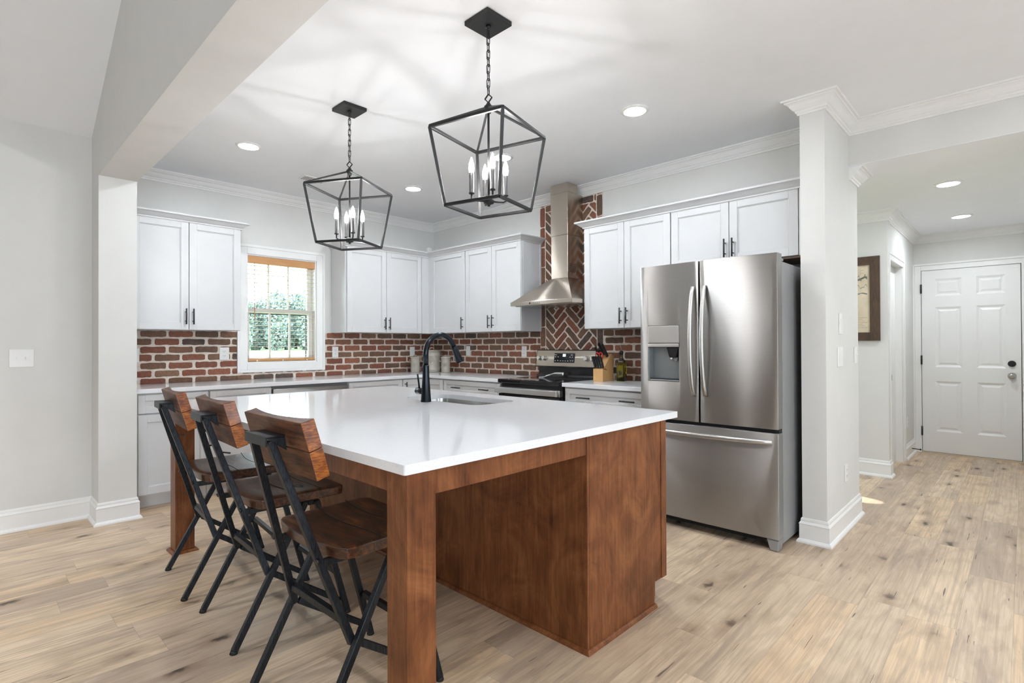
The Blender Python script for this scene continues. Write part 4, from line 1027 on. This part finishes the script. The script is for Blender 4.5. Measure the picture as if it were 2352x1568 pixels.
downlight(5.055, 2.56, HALLC, 'recessed hall light nearer the six-panel door', 'recessed hall lights', M_hcan)

# ceiling vent
T = thing('ceiling_vent', 'small white ceiling air register behind the farther lantern', 'vent', (.759, -1.974, CEIL))
m = MB(); m.box(.69, .83, -2.09, -1.86, CEIL-.006, CEIL-.0006); m.build('plate', M_plate, T, .002)
m = MB()
for k in range(10): m.box(.71, .81, -2.075+k*.021, -2.066+k*.021, CEIL-.009, CEIL-.0062)
m.build('louvers', plain('vent_grey', (.30, .30, .30), .6), T)  # grey louvers on the white plate

# ------------------------------------------------------------------ plates, outlets, sensors
def plate(name, wall, u, z, lab, cat, kind, d=0.0, w_=.072, h_=.116, grp=None, sgn=1):
    """wall: W (+x face at x=d) or R (-y face at y=-d)"""
    T = thing(name, lab, cat, pt(wall, u, d, z), grp)
    m = MB(); bxw(m, wall, u-w_/2, u+w_/2, d+.0006, d+.0065, z-h_/2, z+h_/2); m.build('cover_plate', M_plate, T, .003)
    if kind == 'outlet':
        for s_ in (-1, 1):
            m = MB(); bxw(m, wall, u-.017, u+.017, d+.0066, d+.0085, z+s_*.020-.014, z+s_*.020+.014); rc = m.build('receptacle', M_plate, T, .003)
            m = MB(); bxw(m, wall, u-.008, u-.0055, d+.0086, d+.0089, z+s_*.020-.003, z+s_*.020+.007); bxw(m, wall, u+.0055, u+.008, d+.0086, d+.0089, z+s_*.020-.003, z+s_*.020+.007); bxw(m, wall, u-.002, u+.002, d+.0086, d+.0089, z+s_*.020-.010, z+s_*.020-.006); m.build('slots', M_slot, rc)
    elif kind == 'toggle2':
        for s_ in (-1, 1):
            m = MB(); bxw(m, wall, u+s_*.023-.005, u+s_*.023+.005, d+.0066, d+.0075, z-.012, z+.012); bxw(m, wall, u+s_*.023-.0035, u+s_*.023+.0035, d+.0066, d+.018, z+.001, z+.009); m.build('toggle', M_plate, T, .001, 1)
    elif kind == 'toggle':
        m = MB(); bxw(m, wall, u-.005, u+.005, d+.0066, d+.0075, z-.012, z+.012); bxw(m, wall, u-.0035, u+.0035, d+.0066, d+.018, z+.001, z+.009); m.build('toggle', M_plate, T, .001, 1)
    elif kind == 'rocker':
        m = MB(); bxw(m, wall, u-.0165, u+.0165, d+.0066, d+.010, z-.033, z+.033); m.build('rocker', M_plate, T, .002)
    return T
B = .012
plate('wall_outlet', 'W', -3.215, 1.178, 'white outlet on brick at the left end, half behind the end wall', 'outlet', 'outlet', B, w_=.075, h_=.12)
plate('wall_outlet', 'W', -2.503, 1.183, 'white outlet on brick just left of the window', 'outlet', 'outlet', B, w_=.085, h_=.12)
plate('wall_outlet', 'W', -1.373, 1.185, 'white outlet on brick just right of the window', 'outlet', 'outlet', B)
plate('light_switch', 'W', -.348, 1.178, 'white switch plate on brick left of the canisters', 'switch', 'rocker', B)
plate('light_switch', 'R', .686, 1.186, 'white switch plate on brick right of the canisters', 'switch', 'rocker', B)
plate('wall_outlet', 'R', 1.603, 1.184, 'white outlet on brick left of the range', 'outlet', 'outlet', B)
plate('light_switch', 'W', -3.952, 1.177, 'double toggle switch plate on the far-left living room wall', 'switch', 'toggle2', .53, w_=.127, h_=.122)
plate('thermostat_remote', 'W', -.168, 1.388, 'white remote keypad, topmost on the end wall beside the refrigerator', 'keypad', 'rocker', 4.61, w_=.068, h_=.14)
plate('light_switch', 'W', -.185, 1.168, 'white toggle switch plate below the keypad on the end wall', 'switch', 'toggle', 4.61, w_=.13, h_=.13)
plate('light_switch', 'W', .262, 1.172, 'white toggle switch plate at the far edge of the end wall', 'switch', 'toggle', 4.61, w_=.075, h_=.12)
plate('wall_outlet', 'W', -.045, .375, 'white outlet low on the end wall beside the refrigerator', 'outlet', 'outlet', 4.61)
plate('wall_outlet', 'W', 2.95, .395, 'white outlet low on the hall wall left of the six-panel door', 'outlet', 'outlet', SIDE)
T = thing('security_sensor', 'small white sensor box on top of the corner cabinet crown', 'sensor', (.30, -.30, 2.37))
m = MB(); m.box(.275, .325, -.325, -.275, 2.3655, 2.435); m.build('housing', M_plate, T, .008, 3)
m = MB(); m.box(.3252, .327, -.31, -.29, 2.385, 2.42); m.build('lens', M_ceil, T, .002)

# ------------------------------------------------------------------ counter items
CZ = CT-.0003
def canister(x, y, r, h, lab, rot):
    T = thing('canister', lab, 'canister', (x, y, CZ), 'stoneware canisters in the corner')
    m = MB(); m.lathe([(0, .0), (r*.96, .0), (r, .006), (r, .03), (r*1.015, .034), (r, .038), (r, h-.055), (r*1.02, h-.05), (r, h-.045), (r, h-.004), (r*1.03, h), (0, h)], (x, y, CZ), 36); bd = m.build('body', M_ceramic, T)
    m = MB(); m.lathe([(0, h+.0004), (r*1.08, h+.0004), (r*1.10, h+.006), (r*1.04, h+.013), (r*.7, h+.019), (0, h+.021)], (x, y, CZ), 36); ld = m.build('lid', M_ceramic, T)
    dx, dy = math.cos(rot), math.sin(rot); hr = .021 if r < .08 else .03
    m = MB(); m.tube([(x-dy*hr*math.cos(a), y+dx*hr*math.cos(a), CZ+h+.018+hr*.95*math.sin(a)) for a in [math.pi*k/12 for k in range(13)]], .0042, 8); m.build('lid_handle', M_ceramic, ld)
    for s_ in (-1, 1):
        px_, py_ = x-dy*r*s_, y+dx*r*s_
        m = MB(); m.tube([(px_+(-dy*s_)*q[0], py_+(dx*s_)*q[0], CZ+h-.03+q[1]) for q in ((0, .012), (.014, .010), (.018, 0), (.014, -.010), (0, -.012))], .004, 8); m.build('side_lug', M_ceramic, bd)
    # round stamp with a few lines of print, standing just proud of the glaze
    m = MB(); zc = CZ+h*.52; rs = r*.38
    def onp(u, v, e=.0012):
        a = rot+u/r; return (x+(r+e)*math.cos(a), y+(r+e)*math.sin(a), zc+v)
    m.tube([onp(rs*math.cos(a), rs*math.sin(a)) for a in [2*math.pi*k/24 for k in range(24)]], .0011, 5, closed=True)
    for v_, hw in ((.35, .4), (.0, .62), (-.35, .4)): m.tube([onp(rs*hw*q, rs*v_) for q in (-1, -.5, 0, .5, 1)], .0015, 5)
    m.build('stamp', M_lettering, bd)
RT = math.radians(-45)
canister(.262, -.232, .105, .250, 'largest stoneware canister, in the middle of the corner trio', RT)
canister(.205, -.440, .055, .172, 'small stoneware canister left of the big one', RT)
canister(.475, -.190, .055, .172, 'small stoneware canister right of the big one', RT)

# knife block
KX, KY = 2.752, -.215
T = thing('knife_block', 'light wood knife block to the right of the range', 'knife block', (KX, KY, CZ))
hx = .052
m = MB(); m.prism([(-.075, 0), (-.010, 0), (-.010, .094), (-.075, .112)], lambda p, q, a: (a, KY+p, CZ+q), KX-hx, KX+hx); m.build('front_block', M_blockwood, T, .002)
m = MB(); m.prism([(-.0095, 0), (.090, 0), (.102, .225), (.060, .245), (-.055, .1160), (-.0095, .1035)], lambda p, q, a: (a, KY+p, CZ+q), KX-hx, KX+hx); m.build('rear_block', M_blockwood, T, .002)
def knife(x, p0, dirv, L, lab, grp, w_=.014, th=.020, rivets=3):
    p0 = Vector(p0); d = Vector(dirv).normalized(); up = Vector((1, 0, 0)).cross(d)
    T_ = thing('knife', lab, 'knife', tuple(p0), grp)
    m = MB(); m.bar(p0, p0+d*L, w_, th, up); hd = m.build('handle', M_knife, T_, .004, 2)
    m = MB(); m.bar(p0-d*.008, p0-d*.0005, .004, th*.8, up); m.build('bolster', M_chrome, T_)
    m = MB()
    for k in range(rivets):
        c_ = p0+d*(L*(.15+.35*k)); nn = -up if up.y > 0 else up
        m.cyl(c_+nn*(th/2), c_+nn*(th/2+.0012), .0032, n=8)
    m.build('rivets', M_chrome, hd)
    return T_
dk = (0, -.62, .78)
for k in range(4):
    x = KX-.039+k*.026
    knife(x, (x, KY-.055, CZ+.121), (0, -.42, .9), .112, 'black-handled steak knife in the front row of the block', 'steak knives in the knife block', .021, .020)
knife(0, (KX-.036, KY+.010, CZ+.208), dk, .125, 'large black-handled knife at the left rear of the block', 'large knives in the knife block', .016, .024)
knife(0, (KX-.012, KY+.034, CZ+.235), dk, .135, 'large black-handled knife behind the scissors in the block', 'large knives in the knife block', .016, .024)
knife(0, (KX+.036, KY+.020, CZ+.220), dk, .140, 'large black-handled knife at the right rear of the block', 'large knives in the knife block', .018, .026)
T = thing('scissors', 'kitchen scissors with red and grey loop handles in the knife block', 'scissors', (KX, KY-.01, CZ+.19))
for s_, w_ in ((-1, .018), (1, .016)):
    m = MB(); c_ = Vector((KX+.006+s_*.019, KY-.060, CZ+.232)); ax = Vector((0, -.42, .9))
    m.tube([c_+Vector((w_*math.cos(a), 0, 0))+ax*(.027*math.sin(a)) for a in [2*math.pi*k/20 for k in range(20)]], .0052, 8, closed=True)
    m.tube([c_-ax*.025, Vector((KX+.004, KY-.020, CZ+.176))], .006, 8)
    m.build('finger_loop', M_red, T)
# oil bottle
OX, OY = 2.900, -.140
T = thing('oil_bottle', 'square glass bottle of green-gold oil with pourer beside the knife block', 'bottle', (OX, OY, CZ))
m = MB(); out = [(.037, 0), (.037, .165), (.033, .178), (.018, .200), (.0145, .212), (.0145, .245)]
def sq(r, n=5):
    return rrect(-r, r, -r, r, min(r*.98, .010 if r > .03 else r*.95), 3)
vs = []
cs_, sn_ = math.cos(math.radians(10)), math.sin(math.radians(10))
prof_ = out; loops = [[(OX+p[0]*cs_-p[1]*sn_, OY+p[0]*sn_+p[1]*cs_, CZ+z_) for p in sq(r_)] for r_, z_ in prof_]; L_ = len(loops[0])
for lp in loops: vs += lp
fs = [(i*L_+k, i*L_+(k+1) % L_, (i+1)*L_+(k+1) % L_, (i+1)*L_+k) for i in range(len(loops)-1) for k in range(L_)]+[list(range(L_-1, -1, -1)), list(range((len(loops)-1)*L_, len(loops)*L_))]
m.add(vs, fs, True); m.build('glass', M_glass, T)
m = MB(); lo_ = [[(OX+p[0]*cs_-p[1]*sn_, OY+p[0]*sn_+p[1]*cs_, CZ+z_) for p in sq(.0335)] for z_ in (.006, .162)]; vs = lo_[0]+lo_[1]
m.add(vs, [(k, (k+1) % L_, L_+(k+1) % L_, L_+k) for k in range(L_)]+[list(range(L_-1, -1, -1)), list(range(L_, 2*L_))]); m.build('oil', M_oil, T)
m = MB(); m.lathe([(0, .2455), (.017, .2455), (.018, .262), (.014, .270), (0, .272)], (OX, OY, CZ), 18); sp_ = m.build('stopper', M_black, T)
m = MB(); m.tube([(OX, OY, CZ+.272), (OX-.004, OY, CZ+.295), (OX-.012, OY-.004, CZ+.322)], [.0045, .004, .003], 8); m.build('pour_spout', M_chrome, sp_)

# ------------------------------------------------------------------ hall: door, picture, bits
DX0, DX1, DZ1 = 4.640, 5.468, 2.085
T = thing('door_1', 'white six-panel exterior door at the end of the hall', 'door', ((DX0+DX1)/2, 3.48, 0)); T['kind'] = 'structure'
m = MB(); YF, YB = 3.462, 3.4985; Wd = DX1-DX0
cols = [(DX0+.118, DX0+.352), (DX1-.352+.0, DX1-.118)]; rws = [(.255, .825), (.985, 1.665), (1.790, 1.985)]
xs_ = [DX0, cols[0][0], cols[0][1], cols[1][0], cols[1][1], DX1]; zs_ = [.018, rws[0][0], rws[0][1], rws[1][0], rws[1][1], rws[2][0], rws[2][1], DZ1]
for i in range(5):
    for j in range(7):
        x0, x1, z0, z1 = xs_[i], xs_[i+1], zs_[j], zs_[j+1]
        if i in (1, 3) and j in (1, 3, 5):
            L0 = [(x0, z0), (x1, z0), (x1, z1), (x0, z1)]; ins = lambda k: [(x0+k, z0+k), (x1-k, z0+k), (x1-k, z1-k), (x0+k, z1-k)]
            seq = [(L0, 0), (ins(.006), .003), (ins(.022), .011), (ins(.030), .011), (ins(.050), .004)]
            for (A_, da), (B__, db) in zip(seq[:-1], seq[1:]):
                m.add([(p[0], YF+da, p[1]) for p in A_]+[(p[0], YF+db, p[1]) for p in B__], [(k, (k+1) % 4, 4+(k+1) % 4, 4+k) for k in range(4)])
            m.add([(p[0], YF+.004, p[1]) for p in ins(.050)], [(0, 1, 2, 3)])
        else: m.add([(x0, YF, z0), (x1, YF, z0), (x1, YF, z1), (x0, YF, z1)], [(0, 1, 2, 3)])
m.add([(DX0, YF, .018), (DX1, YF, .018), (DX1, YF, DZ1), (DX0, YF, DZ1), (DX0, YB, .018), (DX1, YB, .018), (DX1, YB, DZ1), (DX0, YB, DZ1)], [(4, 7, 6, 5), (0, 4, 5, 1), (1, 5, 6, 2), (2, 6, 7, 3), (3, 7, 4, 0)])
m.build('slab', M_door, T, recalc=False)
m = MB(); m.box(DX0-.004, DX1+.004, 3.4955, 3.4995, .004, DZ1+.004); m.build('weather_strip', M_void, T)
m = MB(); m.box(DX0, DX1, 3.455, 3.4945, .004, .017); m.build('door_sweep', M_void, T)
m = MB(); casing(m, 'R', 3.4998, 1, DX0-.006, DX1+.006, 0, DZ1+.006, .078, .045, False); m.build('casing', M_trim, T, .002)
m = MB(); m.box(DX0-.004, DX1+.004, 3.44, 3.454, 0.0003, .016); m.build('threshold', plain('oak_threshold', (.62, .50, .36), .5), T)
for hz in (1.88, 1.063, .25):
    m = MB(); m.cyl((DX0-.003, 3.452, hz-.052), (DX0-.003, 3.452, hz+.052), .0085, n=12); m.build('hinge', M_black, T)
m = MB(); m.cyl((5.395, 3.4615, 1.035), (5.395, 3.444, 1.035), .033, .030, 28); m.cyl((5.395, 3.4438, 1.035), (5.395, 3.436, 1.035), .014, n=18); m.build('deadbolt', M_black, T)
m = MB(); m.cyl((5.395, 3.4615, .905), (5.395, 3.452, .905), .034, n=28); m.cyl((5.395, 3.4518, .905), (5.395, 3.425, .905), .012, n=16); m.tube([(5.395, 3.4248, .905), (5.395, 3.415, .905), (5.395, 3.400, .905), (5.395, 3.392, .905)], [.018, .029, .028, .015], 24); m.build('door_knob', plain('satin_nickel', (.5, .49, .47), .3, 1.0), T)
m = MB(); m.box(5.405, 5.452, 3.456, 3.4612, 2.045, 2.068); m.build('alarm_contact', M_plate, T, .002)
# side doorway casing
m = MB(); casing(m, 'W', SIDE+.0003, 1, 1.965, 2.70, 0, 2.06, .072, .018, False)
structure(m.build('door_2', M_trim, None, .002))
m = MB(); m.box(4.47, SIDE, 1.93, 1.9645, 0, 2.06); m.box(4.47, SIDE, 2.68, 2.6995, 0, 2.06); structure(m.build('trim_2', M_trim))
m = MB(); m.box(4.478, 4.50, 1.9655, 2.679, .005, 2.055); structure(m.build('door_3', M_door))
MB().box(4.5785, 4.5795, 1.935, 1.950, .90, .955).build('strike_plate', M_black, bpy.data.objects['door_2'])
T = thing('door_stop', 'short black spring door stop on the hall baseboard', 'door stop', (SIDE+.03, 3.18, .08))
m = MB(); m.tube([(SIDE+.016, 3.18, .075), (SIDE+.085, 3.18, .072)], .005, 8); m.build('spring', M_black, T)
m = MB(); m.cyl((SIDE+.0855, 3.18, .072), (SIDE+.098, 3.18, .0715), .009, n=10); m.build('tip', M_void, T)
# narrow spot stands in for the sun, through the added corridor opening
sn = bpy.data.lights.new('corridor_sun_spot', 'SPOT'); sn.energy = 1700; sn.spot_size = math.radians(3.0); sn.spot_blend = .15; sn.shadow_soft_size = .01; sn.use_square = True; sn.color = (1, .95, .86)
so = bpy.data.objects.new('corridor_sun_spot', sn); C.objects.link(so); so.location = (1.2, .80, 1.95); so.rotation_euler = (Vector((4.49, .80, 0))-Vector((1.2, .80, 1.95))).to_track_quat('-Z', 'Y').to_euler()
# framed chart
T = thing('framed_picture', 'framed old chart in a dark wood frame on the hall wall', 'picture', (4.2, 1.77, 1.68))
px0, px1, pz0, pz1, fw_ = 3.86, 4.516, 1.282, 2.084, .079; yb = 1.7895
m = MB()
loop = [(px0, pz0), (px1, pz0), (px1, pz1), (px0, pz1)]; inn = [(px0+fw_, pz0+fw_), (px1-fw_, pz0+fw_), (px1-fw_, pz1-fw_), (px0+fw_, pz1-fw_)]
for k in range(4):
    k2 = (k+1) % 4; pl = [loop[k], loop[k2], inn[k2], inn[k]]
    m.prism(pl, lambda p, q, a: (p, a, q), yb-.030, yb)
m.build('frame', M_picframe, T, .0012, 1)
t = NT('aged_paper'); v = t.coords(); nn_ = t.noise(v, 9, 4)
t.set(Base_Color=t.ramp(nn_, [(.3, (.60, .50, .37)), (.7, (.72, .62, .48))]), Roughness=.8); M_paper = t.m
m = MB(); m.box(px0+fw_-.003, px1-fw_+.003, yb-.012, yb-.008, pz0+fw_-.003, pz1-fw_+.003); pp_ = m.build('print', M_paper, T)
m = MB(); yy = yb-.0125; xr = px1-fw_-.022; xl = px0+fw_+.02
def stroke(z0, amp, th, ph, x0=xl, x1=xr):
    n = 26; vs = []
    for k in range(n+1):
        x = x0+(x1-x0)*k/n; zc_ = z0+amp*math.sin(k*.55+ph)+amp*.6*math.sin(k*1.3+ph*2); h_ = th*(.6+.5*abs(math.sin(k*.9+ph)))
        vs += [(x, yy, zc_-h_), (x, yy, zc_+h_)]
    m.add(vs, [(2*k, 2*k+1, 2*k+3, 2*k+2) for k in range(n)])
stroke(1.875, .010, .010, .4); stroke(1.885, .02, .006, 2.0, xr-.13, xr); stroke(1.73, .006, .006, 1.2); stroke(1.80, .014, .004, .9, xr-.16, xr)
m.build('coastline_drawing', plain('chart_ink', (.20, .22, .17), .8), pp_)
m = MB()
for k in range(7): m.box(xl, xr-.02*(k % 3), yy-.0002, yy, 1.405+k*.016, 1.410+k*.016)
for k in range(5): m.box(xl, xr-.05+.02*(k % 2), yy-.0002, yy, 1.915+k*.014, 1.919+k*.014)
m.build('text_lines', plain('faded_ink', (.46, .38, .27), .8), pp_)
